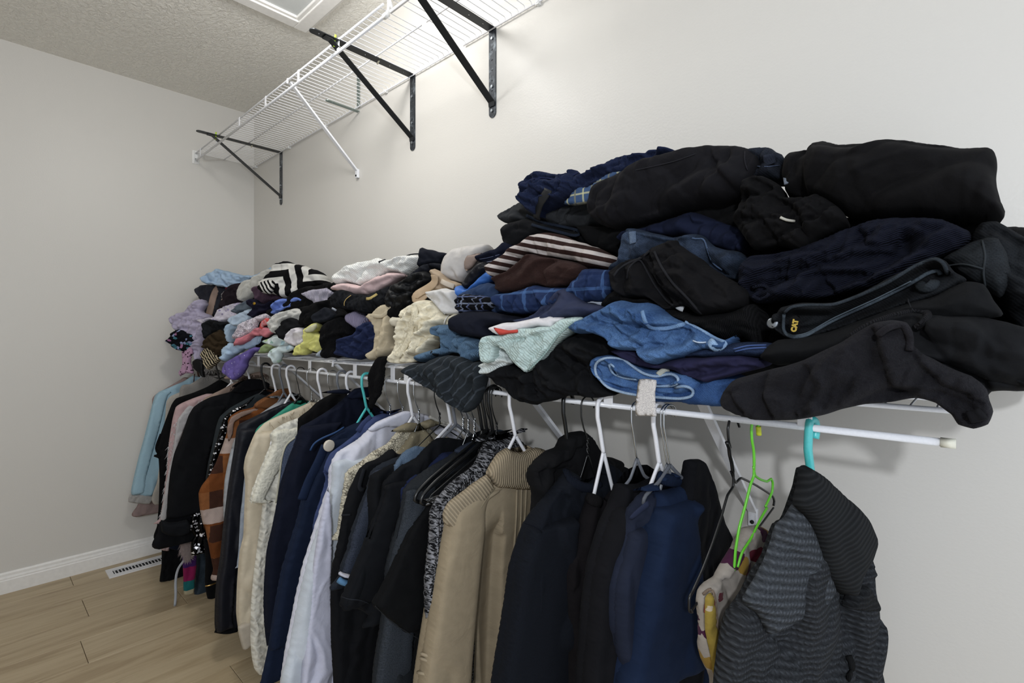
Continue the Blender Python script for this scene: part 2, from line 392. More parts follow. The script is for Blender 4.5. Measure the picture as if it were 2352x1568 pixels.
struct(mesh_obj('ceiling', *box_vf(-.12, XE, YE - .12, .12, H, H + .1), ceil_mat(), (0, 0, 0), smooth_=False))
def wood():
    t = NT('light_oak_plank'); tc = t.n('ShaderNodeTexCoord').outputs['Object']; rnd = t.n('ShaderNodeObjectInfo').outputs['Random']
    off = t.n('ShaderNodeCombineXYZ', {0: t.math('MULTIPLY', rnd, 7.3), 1: t.math('MULTIPLY', rnd, 31.0), 2: 0}).outputs[0]
    p = t.n('ShaderNodeVectorMath', {0: tc, 1: off}, operation='ADD').outputs[0]
    mp = t.n('ShaderNodeMapping', {0: p, 'Scale': (9, .8, 1)}).outputs[0]
    g = t.n('ShaderNodeTexNoise', {0: mp, 'Scale': 2.2, 'Detail': 6, 'Roughness': .62, 'Distortion': .9}).outputs[0]
    mp2 = t.n('ShaderNodeMapping', {0: p, 'Scale': (110, 2.5, 1)}).outputs[0]
    f = t.n('ShaderNodeTexNoise', {0: mp2, 'Scale': 2.0, 'Detail': 4, 'Roughness': .6}).outputs[0]
    c = t.ramp(g, [(.30, srgb('9c886a')), (.45, srgb('b29f80')), (.62, srgb('c3b294')), (.8, srgb('ac987a'))])
    c = t.mix(t.math('MULTIPLY', f, .30), c, srgb('8d7a60')); c = t.mix(t.math('MULTIPLY', rnd, .22), c, srgb('c9b999'))
    t.set('Base Color', c); t.set('Roughness', .46); t.set('Normal', t.bump(f, .12, .0006)); return t.m
WOOD = wood()
floor = struct(mesh_obj('floor', *box_vf(-.12, XE, YE - .12, .12, -.06, -.008), solid('plank_joint', '6b5b48', .9), (0, 0, 0), smooth_=False))
random.seed(4)
x = .138 - .187
butts = {0: -.827, 2: -.82, 3: -.52, 4: -.868, 5: -1.45}
for r_ in range(20):
    x0 = max(x, .0); x1 = min(x + .187, XE)
    b0 = butts.get(r_, random.uniform(-1.5, -.3)); b0 = b0 if r_ != 1 else -1.62
    ys = [YE, b0 - 1.22, b0, b0 + 1.22, 0]; ys = sorted(set([min(max(y, YE), -.001) for y in ys]))
    for a, b in zip(ys[:-1], ys[1:]):
        if b - a < .02 or x1 - x0 < .01: continue
        ob = mesh_obj('plank', *box_vf(x0 + .0008, x1 - .0008, a + .0008, b - .0008, -.008, 0), WOOD, (0, 0, 0), smooth_=False); ob.parent = floor; bevel(ob, .0009, 1)
    x += .187
WT = solid('white_satin_trim', 'eceae6', .38, bumpy=.05, sc=60)
def base_prof(name, axis):
    prof = [(0, 0), (.015, 0), (.015, .056), (.0125, .060), (.0125, .066), (.009, .074), (.0085, .084), (.004, .090), (0, .091)]
    mb = MB(); v = []; ends = (YE, 0.0) if axis == 'y' else (.0, XE)
    for e in ends: v += [((a, e, z) if axis == 'y' else (e, -a, z)) for a, z in prof]
    n = len(prof); f = [(i, (i + 1) % n, n + (i + 1) % n, n + i) for i in range(n)] + [tuple(range(n)), tuple(range(n, 2 * n))]
    mb.add(v, f); return struct(mb.obj(name, WT, sm=False))
base_prof('baseboard_far', 'y'); base_prof('baseboard_right', 'x')
# floor register
rg = empty('floor_vent', (.125, -.55, 0), 'white louvred metal floor vent beside the far baseboard', 'vent')
VM = solid('white_enamel', 'e6e6e8', .35); DKV = solid('duct_dark', '17181a', .9)
mb = MB(); x0, x1, y0, y1 = -.055, .055, -.155, .155
mb.box(x0, x1, y0, y0 + .022, 0, .005).box(x0, x1, y1 - .022, y1, 0, .005).box(x0, x0 + .030, y0 + .022, y1 - .022, 0, .005).box(x1 - .030, x1, y0 + .022, y1 - .022, 0, .005)
ob = mesh_obj('vent_frame', mb.v, mb.f, VM, (0, 0, 0), rg, smooth_=False)
ob = mesh_obj('duct_shade', *box_vf(x0 + .03, x1 - .03, y0 + .022, y1 - .022, .0002, .001), DKV, (0, 0, 0), rg, smooth_=False)  # thin near-black sheet: the shade of the duct opening put into colour
me = None
for k in range(20):
    y = y0 + .029 + k * .0132
    mb = MB(); v, f = box_vf(-.026, .026, -.0009, .0009, -.0045, .0045); a = R_(48); v = [(p[0], p[1] * math.cos(a) - p[2] * math.sin(a), p[1] * math.sin(a) + p[2] * math.cos(a)) for p in v]
    if me is None: o = mesh_obj('louvre', v, f, VM, (0, 0, 0), rg, smooth_=False); me = o.data
    else: o = bpy.data.objects.new('louvre', me); COL.objects.link(o); o.parent = rg
    o.location = (0, y, .0025 + .002)
# attic hatch in the ceiling
ah = empty('attic_hatch', (1.40, -.55, H), 'white panelled attic hatch with moulded casing in the ceiling', 'hatch')
def ring(x0, x1, y0, y1, w_, z0, z1):
    return MB().box(x0, x1, y0, y0 + w_, z0, z1).box(x0, x1, y1 - w_, y1, z0, z1).box(x0, x0 + w_, y0 + w_, y1 - w_, z0, z1).box(x1 - w_, x1, y0 + w_, y1 - w_, z0, z1)
hx0, hx1, hy0, hy1 = 1.045 - 1.40, 1.80 - 1.40, -.93 + .55, -.165 + .55
for nm, i_, w_, z0, z1 in (('outer_casing', 0, .016, -.010, -.0005), ('casing', .013, .052, -.019, -.0005), ('inner_bead', .062, .018, -.013, -.0005)):
    mb = ring(hx0 + i_, hx1 - i_, hy0 + i_, hy1 - i_, w_, z0, z1); bevel(mesh_obj(nm, mb.v, mb.f, WT, (0, 0, 0), ah, smooth_=False), .003)
mesh_obj('hatch_panel', *box_vf(hx0 + .076, hx1 - .076, hy0 + .076, hy1 - .076, -.004, -.0005), solid('hatch_panel_paint', 'cfd2d1', .6, bumpy=.2), (0, 0, 0), ah, smooth_=False)

# ------------------------------------------------------------------ wire shelves
WIRE = solid('white_vinyl_wire', 'e9eaee', .32, coat=.2)
YF = -.305
def shelf(name, label, x0, x1, zd, zr, splits, tabs, tabw, ends):
    s = empty(name, ((x0 + x1) / 2, YF / 2, zd), label, 'shelf'); ox, oy, oz = s.location
    for a, b in splits:
        mb = MB(); n = int((b - a) / .027); 
        for k in range(n + 1):
            X = a + .006 + k * .027
            if X > b - .004: break
            mb.tube([(X - ox, YF - .001 - oy, -.006), (X - ox, YF + .003 - oy, .0005), (X - ox, -.012 - oy, .0005), (X - ox, -.0075 - oy, -.004), (X - ox, -.007 - oy, -.012)], .00135, 6)
        mb.obj('deck_wires', WIRE, (0, 0, 0), s, kind='stuff')
        for nm, y, z, r in (('front_rail', YF, -.003, .0036), ('middle_rail', -.165, -.0035, .0026), ('back_rail', -.0085, -.013, .0026)):
            MB().tube([(a - ox, y - oy, z), (b - ox, y - oy, z)], r, 12).obj(nm, WIRE, (0, 0, 0), s)
    for a, b in ends: MB().tube([(a - ox, YF - .001 - oy, zr - zd), (b - ox, YF - .001 - oy, zr - zd)], .0052, 16).obj('hanging_rod', WIRE, (0, 0, 0), s)
    mb = MB(); mb.tube([(x1 - .012 - ox, YF - .001 - oy, zr - zd), (x1 + .003 - ox, YF - .001 - oy, zr - zd)], .0064, 16); mb.obj('rod_end_cap', solid('ivory_cap', 'e4e2d2', .5), (0, 0, 0), s)
    me = None
    for X in tabs:
        v, f = box_vf(-tabw / 2, tabw / 2, -.0014, .0014, zr - zd - .003, -.001)
        if me is None: o = mesh_obj('rod_connector', v, f, WIRE, (0, 0, 0), s, smooth_=False); bevel(o, .001); me = o
        else: o = me.copy(); COL.objects.link(o)
        o.location = (X - ox, YF - .0045 - oy, 0)
    return s
upper = shelf('wire_shelf', 'white wire shelf mounted high on the wall, empty', .004, 3.13, 2.138, 2.094,
      [(.004, 1.845), (1.872, 3.13)], [rx for rx in (.10, .36, .67, .97, 1.28, 1.58, 2.15, 2.45, 2.75)], .016, [(.02, 1.86), (1.885, 3.13)])
lower = shelf('wire_shelf', 'white wire shelf with hanging rod, piled with clothes', .004, 3.13, 1.050, 1.006,
      [(.004, 3.13)], [.05, .36, .62, rod_x(596), rod_x(714), rod_x(818), rod_x(905), rod_x(936), rod_x(1122), rod_x(1400), rod_x(1850)], .020, [(.004, 3.13)])
WPL = solid('white_plastic_clip', 'f0f0ee', .4)
# white ball joint where the two upper rods meet
us = upper.location
mb = MB(); mb.tube(csm([(1.862, YF - .001, 2.094 - .004), (1.865, YF + .006, 2.112), (1.872, YF + .002, 2.135), (1.878, YF, 2.158)], .006), .0062, 10); mb.tube([(1.866, YF, 2.146), (1.892, YF, 2.146)], .0085, 10); mb.tube([(1.85, YF - .001, 2.094), (1.868, YF - .001, 2.094)], .0085, 10)
mb.tube([(1.872, YF + .002, 2.14), (1.892, YF - .004, 2.105)], .005, 8)
o = mb.obj('rod_joint', WPL, us, None); o.parent = upper; o.location = (0, 0, 0)
# wall clips along both back rails
for s, zz in ((upper, 2.125), (lower, 1.037)):
    me = None
    for X in ([.05, .5, .9, 1.4, 2.2, 2.7] if s is upper else [.3, 1.0, 1.7, 2.4, 3.0]):
        if me is None:
            mb = MB(); mb.box(-.006, .006, -.013, -.0002, -.007, .004).tube([(0, -.013, 0), (0, -.015, 0)], .004, 8); me = mb.obj('wall_clip', WPL, (0, 0, 0), s, False)
        else: c = me.copy(); COL.objects.link(c); me_o = c; c.location = (X - s.location.x, -s.location.y, zz - s.location.z); continue
        me.location = (X - s.location.x, -s.location.y, zz - s.location.z)
# end bracket of the upper and lower shelves on the far wall
for s, zd in ((upper, 2.138), (lower, 1.05)):
    mb = MB(); mb.box(.0003, .006, YF - .016, YF + .018, zd - .060, zd + .012).box(.006, .016, YF - .011, YF - .008, zd - .052, zd + .006).box(.006, .016, YF + .008, YF + .011, zd - .052, zd + .006).box(.006, .016, YF - .011, YF + .011, zd - .055, zd - .052)
    o = mb.obj('end_bracket', WPL, s.location, None, False); o.parent = s; o.location = (0, 0, 0); bevel(o, .001)
    o = MB().tube([(.006, YF, zd - .035), (.012, YF, zd - .035)], .004, 8).obj('screw', solid('zinc', 'a9aeb0', .35, 1), s.location); o.parent = s; o.location = (0, 0, 0)

# ------------------------------------------------------------------ steel brackets
BLK = solid('black_steel', '25282b', .42, .35, bumpy=.1); ZN = solid('zinc_bolt', 'b9bfc4', .3, .9); GALV = solid('galvanised_steel', '93a19e', .4, .7)
SCUF = NT('scuffed_black_steel'); tc = SCUF.n('ShaderNodeTexCoord').outputs['Object']; nz = SCUF.n('ShaderNodeTexNoise', {0: tc, 'Scale': 38, 'Detail': 5, 'Roughness': .7}).outputs[0]
SCUF.set('Base Color', SCUF.mix(SCUF.ramp(nz, [(.5, (0, 0, 0)), (.72, (1, 1, 1))]), srgb('33373c'), srgb('7d858c'))); SCUF.set('Roughness', .38); SCUF.set('Metallic', .4)
def plate_with_holes(L, wd, th, holes, r=.0032):
    """flat bar along +Z with real holes; lies in XZ, thickness along -Y"""
    ol = []
    for k in range(9): a = math.pi + math.pi * k / 8; ol.append((wd / 2 * math.cos(a), wd / 2 + wd / 2 * math.sin(a)))
    ol += [(wd / 2, L), (-wd / 2, L)]
    pts = [Vector(p) for p in ol]; edges = [(i, (i + 1) % len(ol)) for i in range(len(ol))]; hs = []
    for z in holes:
        n0 = len(pts); c = [(r * math.cos(t), z + r * math.sin(t)) for t in [2 * math.pi * k / 10 for k in range(10)]]
        pts += [Vector(p) for p in c]; edges += [(n0 + k, n0 + (k + 1) % 10) for k in range(10)]; hs.append((0, z))
    res = delaunay_2d_cdt(pts, edges, [], 1, 1e-7); V = res[0]; Fs = []
    for f in res[2]:
        cx = sum(V[i].x for i in f) / len(f); cz = sum(V[i].y for i in f) / len(f)
        if any((cx - hx) ** 2 + (cz - hz) ** 2 < (r * .8) ** 2 for hx, hz in hs): continue
        Fs.append(list(f))
    n = len(V); v = [(p.x, 0, p.y) for p in V] + [(p.x, -th, p.y) for p in V]; f = [tuple(q) for q in Fs] + [tuple(i + n for i in q[::-1]) for q in Fs]
    cnt = {}
    for q in Fs:
        for i in range(len(q)): e = (q[i], q[(i + 1) % len(q)]); cnt[tuple(sorted(e))] = cnt.get(tuple(sorted(e)), []) + [e]
    for k, e in cnt.items():
        if len(e) == 1: a, b = e[0]; f.append((b, a, a + n, b + n))
    return v, f
def bracket(X, label, z_top=2.128, drop=.285, arm=.405, w_=.031, mat=BLK, green=True, bolts=(.03, .105, .205), brace=True, tip=.015):
    s = empty('shelf_bracket', (X, 0, z_top - drop), label, 'bracket')
    holes = [.02 + .033 * k for k in range(int((drop - .03) / .033))]
    v, f = plate_with_holes(drop, w_, .003, holes); v = [(p[0], p[1] - .0003, p[2]) for p in v]
    mesh_obj('wall_plate', v, f, SCUF.m if mat is BLK else mat, (0, 0, 0), s, smooth_=False)
    v, f = plate_with_holes(arm, w_, .003, [.03, .12, .2, .3, .36]); v = [(p[0], -(arm - p[2]) - .0003, drop + p[1]) for p in v]
    mesh_obj('arm', v, f, mat, (0, 0, 0), s, smooth_=False)
    if brace:
        a = Vector((0, -.008, .05)); b = Vector((0, -.335, drop - .006)); d = (b - a).normalized(); nrm = Vector((0, d.z, -d.y))
        mb = MB(); mb.tube([a + Vector((0, .004, -.012)), a, b, b + Vector((0, -.02, .0015))], w_ * .5, 4, .0022, nrm)
        v = mb.v; mb2 = MB()
        P_ = [a + Vector((0, .002, -.014)), a, b, b + Vector((0, -.022, .001))]; mb2 = MB()
        vs_ = []
        for p in P_:
            for sx in (-1, 1):
                for sn in (-1, 1): vs_.append(p + Vector((sx * w_ * .42, 0, 0)) + nrm * sn * .0014)
        fs = []
        for i in range(3):
            q = i * 4; fs += [(q, q + 1, q + 5, q + 4), (q + 3, q + 2, q + 6, q + 7), (q + 1, q + 3, q + 7, q + 5), (q + 2, q, q + 4, q + 6)]
        fs += [(0, 2, 3, 1), (12, 13, 15, 14)]
        mesh_obj('brace', [tuple(p) for p in vs_], fs, mat, (0, 0, 0), s, smooth_=False)
    for z in bolts:
        MB().tube([(0, -.003, z), (0, -.0075, z)], .0048, 6).obj('bolt', ZN, (0, 0, 0), s, False)
    if green:
        MB().tube([(-.006, -.318, drop - .02), (.0, -.32, drop - .004), (.012, -.322, drop + .012)], .0034, 8).obj('cable_tie', solid('lime_tie', 'b4d72e', .5), (0, 0, 0), s)
        MB().tube([(-.010, -.15, drop - .010), (.012, -.15, drop + .006)], .003, 8).obj('clip', solid('ivory_clip', 'd9d4bd', .5), (0, 0, 0), s)
    return s
bracket(.385, 'black steel bracket nearest the far corner, under the upper shelf')
bracket(1.575, 'black steel bracket under the upper shelf, middle of three')
bracket(2.005, 'black scuffed steel bracket nearest the camera, under the upper shelf', bolts=(.022, .100, .255), green=False)
# bare galvanised bracket turned upside down above the shelf
s = empty('shelf_bracket', (1.185, 0, 2.125), 'small galvanised bracket standing upside down behind the shelf wires', 'bracket')
v, f = plate_with_holes(.145, .020, .0025, [.02 + .0145 * k for k in range(8)]); mesh_obj('wall_plate', [(p[0], p[1] - .003, p[2]) for p in v], f, GALV, (0, 0, 0), s, smooth_=False)
v, f = plate_with_holes(.15, .020, .0025, [.03, .12]); mesh_obj('arm', [(p[0], -(.15 - p[2]) - .003, p[1] - .016) for p in v], f, GALV, (0, 0, 0), s, smooth_=False)
# white channel struts (one above, four below)
def strut(X, zt, label, L=.43, dy=-.300, zb=None):
    s = empty('support_brace', (X, 0, zt - .31 if zb is None else zb), label, 'brace'); oz = s.location.z
    a = Vector((0, -.012, .022)); b = Vector((0, dy, zt - oz - .012)); d = (b - a).normalized(); nrm = Vector((0, d.z, -d.y))
    vs_ = []; w_ = .0085; prof = [(-w_, 0), (w_, 0), (w_, .007), (w_ - .0015, .007), (w_ - .0015, .0015), (-w_ + .0015, .0015), (-w_ + .0015, .007), (-w_, .007)]
    for p in (a, b): vs_ += [tuple(p + Vector((x, 0, 0)) + nrm * h) for x, h in prof]
    n = 8; fs = [(i, (i + 1) % n, n + (i + 1) % n, n + i) for i in range(n)] + [tuple(range(n)), tuple(range(n, 2 * n))]
    mesh_obj('channel', vs_, fs, WIRE, (0, 0, 0), s, smooth_=False)
    mb = MB(); mb.box(-.0095, .0095, -.012, -.0003, -.008, .03); bevel(mb.obj('wall_foot', WIRE, (0, 0, 0), s, False), .002)
    MB().tube([(0, -.012, .002), (0, -.0145, .002)], .0042, 8).obj('screw', DKV, (0, 0, 0), s)
    MB().tube([(0, dy - .008, zt - oz - .018), (0, dy - .006, zt - oz), (0, dy + .006, zt - oz + .006)], .0045, 8).obj('hook_end', WIRE, (0, 0, 0), s)
strut(1.18, 2.138, 'white diagonal support brace under the upper shelf')
for X, lb in ((2.80, 'white diagonal brace under the lower shelf behind the empty black hanger'), (2.38, 'white diagonal brace under the lower shelf behind the beige turtleneck'),
              (2.05, 'white diagonal brace under the lower shelf behind the charcoal bundle'), (1.54, 'white diagonal brace under the lower shelf behind the teal hanger'), (1.08, 'white diagonal brace under the lower shelf behind the far white hangers')):
    strut(X, 1.05, lb)
# ------------------------------------------------------------------ piled clothes
ITEMS = {}
def lump(key, label, cat, pts, Y, mat, T=.035, Tb=.09, R=.035, folds=((20, 16, .010),), k=.5, hang=False, name=None, creases=(), group=None, parts=(), step=None, edge=.012):
    xs = [p[0] for p in pts]; ys = [p[1] for p in pts]; cx = (min(xs) + max(xs)) / 2
    X = at_y(cx, Y); ang = 42.7 - math.degrees(math.atan((cx - 1176) / FPX))
    pl = Plane(X, Y, ang * k); dist = (Vector((X, Y, 0)) - Vector((CAM.x, CAM.y, 0))).length
    poly = [pl.hit(*p) for p in pts]
    st = step or min(max(3.4 / FPX * dist, .0027), .0055)
    far = min(1.0, max(0.0, (dist - 1.0) / 1.2)); fs = []
    for a_, f_, m_ in folds: fs += [(a_, f_ * (1 + .35 * far), m_ * (1.45 + .1 * far)), (a_ + 9, f_ * 2.4, m_ * (.45 + .15 * far)), (a_ - 48, f_ * 1.7, m_ * (.4 + .2 * far))]
    T *= 1 - .2 * far; R *= 1 - .45 * far
    o = puff(pl, poly, T, Tb, R, st, fs[:6], creases, clamp=not hang, edge=edge * .7, rag=.0018 + .0035 * far)
    zmin = o.v[:, 2].min(); org = (X, max(min(Y, -.02), -.6), zmin)
    nm = name or key
    if parts:
        e = empty(nm, org, label, cat, group)
        mesh_obj('body', o.v, o.f, mat, org, e, o.uv)
    else:
        e = mesh_obj(nm, o.v, o.f, mat, org, None, o.uv); tag(e, label, cat, group)
    for pr in parts: pr(o, e, org)
    ITEMS[key] = (e, o, org); return o
def band(name, pts, wd, mat, th=.002, off=.003, n=8, stp=7, label=None, closed=False):
    """cord, seam or waistband laid along a line on the cloth surface"""
    def f(o, e, org):
        q = smooth(pts, stp, closed); w = [surf(o, a, b, off) for a, b in q]
        for _ in range(2): w = [w[0]] + [w[i - 1] * .25 + w[i] * .5 + w[i + 1] * .25 for i in range(1, len(w) - 1)] + [w[-1]]
        k_ = .72 if any(s_ in name for s_ in ('seam', 'edge', 'stitch', 'roll', 'piping', 'hem')) else 1
        mb = MB(); mb.tube([p - Vector(org) for p in w], wd * k_, n, th * k_, tuple(o.plane.n))
        uv = [((p[0] + p[1]), p[2]) for p in mb.v]
        ob = mesh_obj(name, mb.v, mb.f, mat, (0, 0, 0), e, uv)
        if label: ob['label'] = label
    return f
def flap(name, pts, mat, T=.008, Tb=.004, R=.012, folds=((10, 22, .004),), off=.006, label=None, step=.0045, creases=()):
    """a second piece of cloth of the same garment lying over the body"""
    def f(o, e, org):
        cx = sum(p[0] for p in pts) / len(pts); cy = sum(p[1] for p in pts) / len(pts)
        ds = sorted([(surf(o, a * .75 + cx * .25, b * .75 + cy * .25) - Vector(o.plane.p)).dot(o.plane.n) for a, b in pts] + [(surf(o, cx, cy) - Vector(o.plane.p)).dot(o.plane.n)])
        d = ds[int(len(ds) * .7)] + off; q = o.plane.p + o.plane.n * d
        pl = Plane(q.x, q.y, 0); pl.u = o.plane.u; pl.n = o.plane.n
        oo = puff(pl, [pl.hit(*p) for p in pts], T, Tb, R, step, folds, creases, clamp=False, edge=.006)
        ob = mesh_obj(name, oo.v, oo.f, mat, org, None, oo.uv); ob.parent = e; ob.location = (0, 0, 0)
        if label: ob['label'] = label
        o.last = oo
    return f
def tufts(name, n, L, mat, seed=1, region=None, wd=.0016):
    def f(o, e, org):
        rnd = np.random.RandomState(seed); v = []; fs = []; idx = rnd.randint(0, o.nf, n * 4); c = 0
        poly = np.array(region) if region else None
        for i in idx:
            if c >= n: break
            if poly is not None and not inside(o.pr[i:i + 1, :2], poly)[0]: continue
            p = Vector(o.fr[i]); d = (o.plane.n * rnd.uniform(.1, .5) + Vector((0, 0, -rnd.uniform(.5, 1))) + o.plane.u * rnd.uniform(-.7, .7)).normalized()
            s_ = o.plane.u * wd; a = p - s_; b = p + s_; t = p + d * L * rnd.uniform(.5, 1.2); k = len(v)
            v += [tuple(a), tuple(b), tuple(t)]; fs.append((k, k + 1, k + 2)); c += 1
        ob = mesh_obj(name, v, fs, mat, org, None, [(p[0], p[2]) for p in v], False); ob.parent = e; ob.location = (0, 0, 0); ob['kind'] = 'stuff'
    return f
def disc(name, px, py, r, mat, th=.003, off=.003):
    def f(o, e, org):
        c = surf(o, px, py, off) - Vector(org); n = o.plane.n
        mb = MB(); mb.tube([c - n * .001, c + n * th * .8, c + n * th], [r, r, r * .8], 20, None, (0, 0, 1)); mesh_obj(name, mb.v, mb.f, mat, (0, 0, 0), e)
    return f
FO = lambda a, f, m_: (a, f, m_)
BK = '17171a'; NV = '1b2036'
blk = fab('plain', '121214'); blk2 = fab('plain', '1a1b1f'); blkv = fab('fuzz', '17171c'); blksat = fab('satin', '151518')
navy = fab('plain', '1b213c'); navyk = fab('rib', '1c2038', sc=170); char = fab('plain', '26292e')

# added dark fillers against the wall, standing in for shaded gaps between the stacks
lump('black_trousers', 'black filler added low behind the dark jeans for the shaded gaps', 'trousers', P(1180,720, 1200,590, 1500,520, 1760,560, 1800,700, 1780,860, 1500,860, 1240,800), -.13, blk, T=.05, Tb=.1, R=.06, k=.1)
lump('black_trousers', 'black filler added at the back under the topmost folded black trousers', 'trousers', P(1720,560, 1900,500, 2300,520, 2430,560, 2440,880, 2200,890, 1800,860, 1700,760), -.15, blk, T=.05, Tb=.1, R=.06, k=.1, name='black_trousers')
lump('black_gap_filler', 'black filler added deep in the heap behind the yellow top', 'sweater', P(600,800, 620,720, 700,660, 860,640, 960,640, 1060,680, 1060,800, 960,815, 760,812), -.13, blk, T=.04, Tb=.1, R=.05, k=.3)
lump('plum_gap_filler', 'dark purple-black filler added at the back of the far heap', 'sweater', P(500,740, 520,665, 570,645, 700,650, 760,700, 720,790, 600,800, 530,800), -.14, fab('plain', '2a2028'), T=.04, Tb=.09, R=.05, k=.4)

lump('black_jacket', 'black filler added against the wall behind the grey bra and white camisole', 'jacket', P(900,800, 920,680, 960,630, 1040,610, 1150,600, 1190,680, 1180,840, 1040,850, 940,835), -.12, blk2, T=.05, Tb=.1, R=.05, k=.3)  # dark filler bulk added behind the middle heap, not a known garment
lump('dark_blue_filler', 'dark blue filler added against the wall behind the light jeans', 'sweater', P(1150,850, 1180,740, 1300,700, 1500,700, 1640,740, 1660,880, 1400,890, 1200,870), -.12, fab('plain', '161a2b'), T=.05, Tb=.1, R=.05, k=.2)
# ---- right stack, top to bottom
lump('ragged_tee', 'navy frayed sweatshirt and belt lying on top of the left tall stack', 'sweatshirt',
     D(235,430, 262,395, 255,340, 300,290, 400,250, 520,262, 600,262, 680,240, 705,275, 760,262, 900,200, 1000,132, 1100,128, 1200,112, 1240,90, 1380,78, 1445,105, 1400,130, 1150,200, 1000,280, 850,340, 700,420, 600,470, 520,500, 420,545, 400,590, 330,560, 300,520, 265,480),
     -.235, fab('heather', '262f57', '1d2444'), T=.045, Tb=.06, R=.04, folds=((28, 26, .016), (-40, 40, .007)), k=.25, name='navy_sweatshirt',
     creases=[(D(300,300, 450,310, 600,300, 700,260), .012, .006), (D(700,400, 760,330, 900,260, 1050,190, 1300,120), .014, .007), (D(280,400, 400,400, 480,460), .010, .005), (D(570,450, 600,380, 690,330), .012, .005)],
     parts=[flap('plaid_lining', D(570,485, 610,440, 650,390, 690,360, 760,355, 840,300, 920,250, 1000,240, 1015,262, 930,320, 850,390, 800,450, 740,485, 660,497), fab('check', '3c577f', 'c9c79a', sc=52, c3='1c2440'), T=.012, off=.010, folds=((30, 30, .005),)),
            band('leather_strap', D(455,375, 440,410, 405,450, 385,510, 370,560, 372,600), .011, fab('satin', '232529'), th=.0016, off=.012),
            band('seam', D(262,390, 270,340, 310,305, 420,285, 520,305, 600,285, 680,250), .0022, fab('heather', '2b3462', '1d2444'), th=.002)])
lump('grey_tee', 'dark grey folded tee with a pointed corner sticking out left', 'tee', D(80,580, 130,540, 250,478, 300,490, 520,520, 780,480, 900,520, 900,640, 720,660, 560,670, 420,620, 320,612, 160,630, 100,612), -.19, fab('plain', '37393d'), T=.03, Tb=.08, R=.035,
     folds=((20, 14, .010), (60, 22, .006)), k=.2, creases=[(D(290,560, 420,600, 560,650), .012, .006), (D(560,620, 620,560, 720,540), .010, .005)])
lump('big_trousers', 'large black folded cotton trousers lying across the top of the tall stack', 'trousers',
     D(775,560, 790,470, 830,370, 920,318, 1050,240, 1150,190, 1300,150, 1500,100, 1700,62, 1850,65, 1960,80, 2040,140, 2060,220, 2000,330, 1960,410, 1800,470, 1600,500, 1400,550, 1200,610, 950,670, 850,640),
     -.255, fab('plain', '1d1c21', sc=1), T=.05, Tb=.15, R=.055, folds=((25, 9, .012), (70, 17, .006)), k=.2, name='black_trousers',
     creases=[(D(1040,230, 1200,190, 1500,110), .004, .003), (D(1760,220, 1790,300, 1900,430), .012, .008), (D(1500,520, 1300,560, 1000,640), .012, .008)],
     parts=[band('seam', D(1050,243, 1200,212, 1400,165, 1560,108), .0012, fab('plain', '2b2a31'), th=.001), band('seam', D(1930,90, 1925,160, 1950,230), .0015, fab('plain', '2b2a31'), th=.001)])
lump('dark_jeans', 'dark blue-black jeans waistband with belt loops on top of the stack, centre', 'jeans', D(1950,95, 2060,66, 2130,68, 2175,95, 2212,110, 2222,160, 2195,215, 2200,300, 2100,305, 1990,290, 1950,200), -.245, fab('denim', '1a1d28', '2c3344'), T=.03, Tb=.1, R=.03,
     folds=((80, 30, .012),), k=.15, creases=[(D(2020,200, 2100,190, 2200,190), .008, .004), (D(2000,120, 2080,170, 2200,170), .006, .004)],
     parts=[band('belt_loop', D(2110,110, 2112,150, 2120,190), .009, fab('denim', '222635', '3a4356'), th=.003, off=.004), band('seam', D(2010,200, 2080,205, 2190,195), .0012, fab('denim', '39445a', '56627a'), th=.001)])
lump('folded_trousers', 'thick black folded trousers on the very top at the right', 'trousers',
     E(228,215, 238,120, 270,78, 335,62, 380,25, 440,20, 520,42, 620,38, 760,28, 900,35, 1100,55, 1280,52, 1312,80, 1322,160, 1330,250, 1350,340, 1362,372, 1340,412, 1200,425, 1050,425, 900,415, 740,425, 560,400, 400,320, 260,300),
     -.235, fab('plain', '151416', sc=1), T=.075, Tb=.14, R=.075, folds=((8, 7, .014), (80, 12, .004)), k=.12, name='black_trousers',
     creases=[(E(380,80, 370,160, 365,300), .016, .008), (E(395,62, 600,75, 760,60, 900,80, 1100,72, 1290,75), .004, .003), (E(310,200, 345,80), .010, .005), (E(920,55, 1000,72, 1150,68), .008, .004)],
     parts=[band('lining', E(232,175, 236,205, 240,228), .004, fab('plain', '6d7684'), th=.002)])
lump('black_fleece', 'black pullover under the grey tee on the left edge of the stack', 'pullover', D(125,690, 150,645, 300,600, 500,650, 700,700, 1000,680, 1200,640, 1200,720, 1020,800, 960,880, 800,820, 560,730, 400,720, 280,770, 180,830, 140,780), -.2, blk2, T=.04, Tb=.09, R=.04, folds=((10, 13, .012),), k=.2, name='black_pullover',
     parts=[band('cuff_seam', D(290,570, 400,620, 560,655, 690,685, 700,715, 640,722, 500,685, 330,640), .005, fab('denim', '1d2435', '2d3850'), th=.003, off=.012)])
lump('black_jeans', 'black trousers folded directly beneath the large top trousers', 'trousers', D(700,650, 950,660, 1250,600, 1600,500, 1900,450, 1990,560, 1960,700, 1500,720, 1200,720, 1060,760, 980,860, 800,810), -.2, blk, T=.04, Tb=.12, R=.04, folds=((15, 12, .012),), k=.15, name='black_trousers',
     creases=[(D(1250,610, 1330,620, 1500,550), .012, .005)])
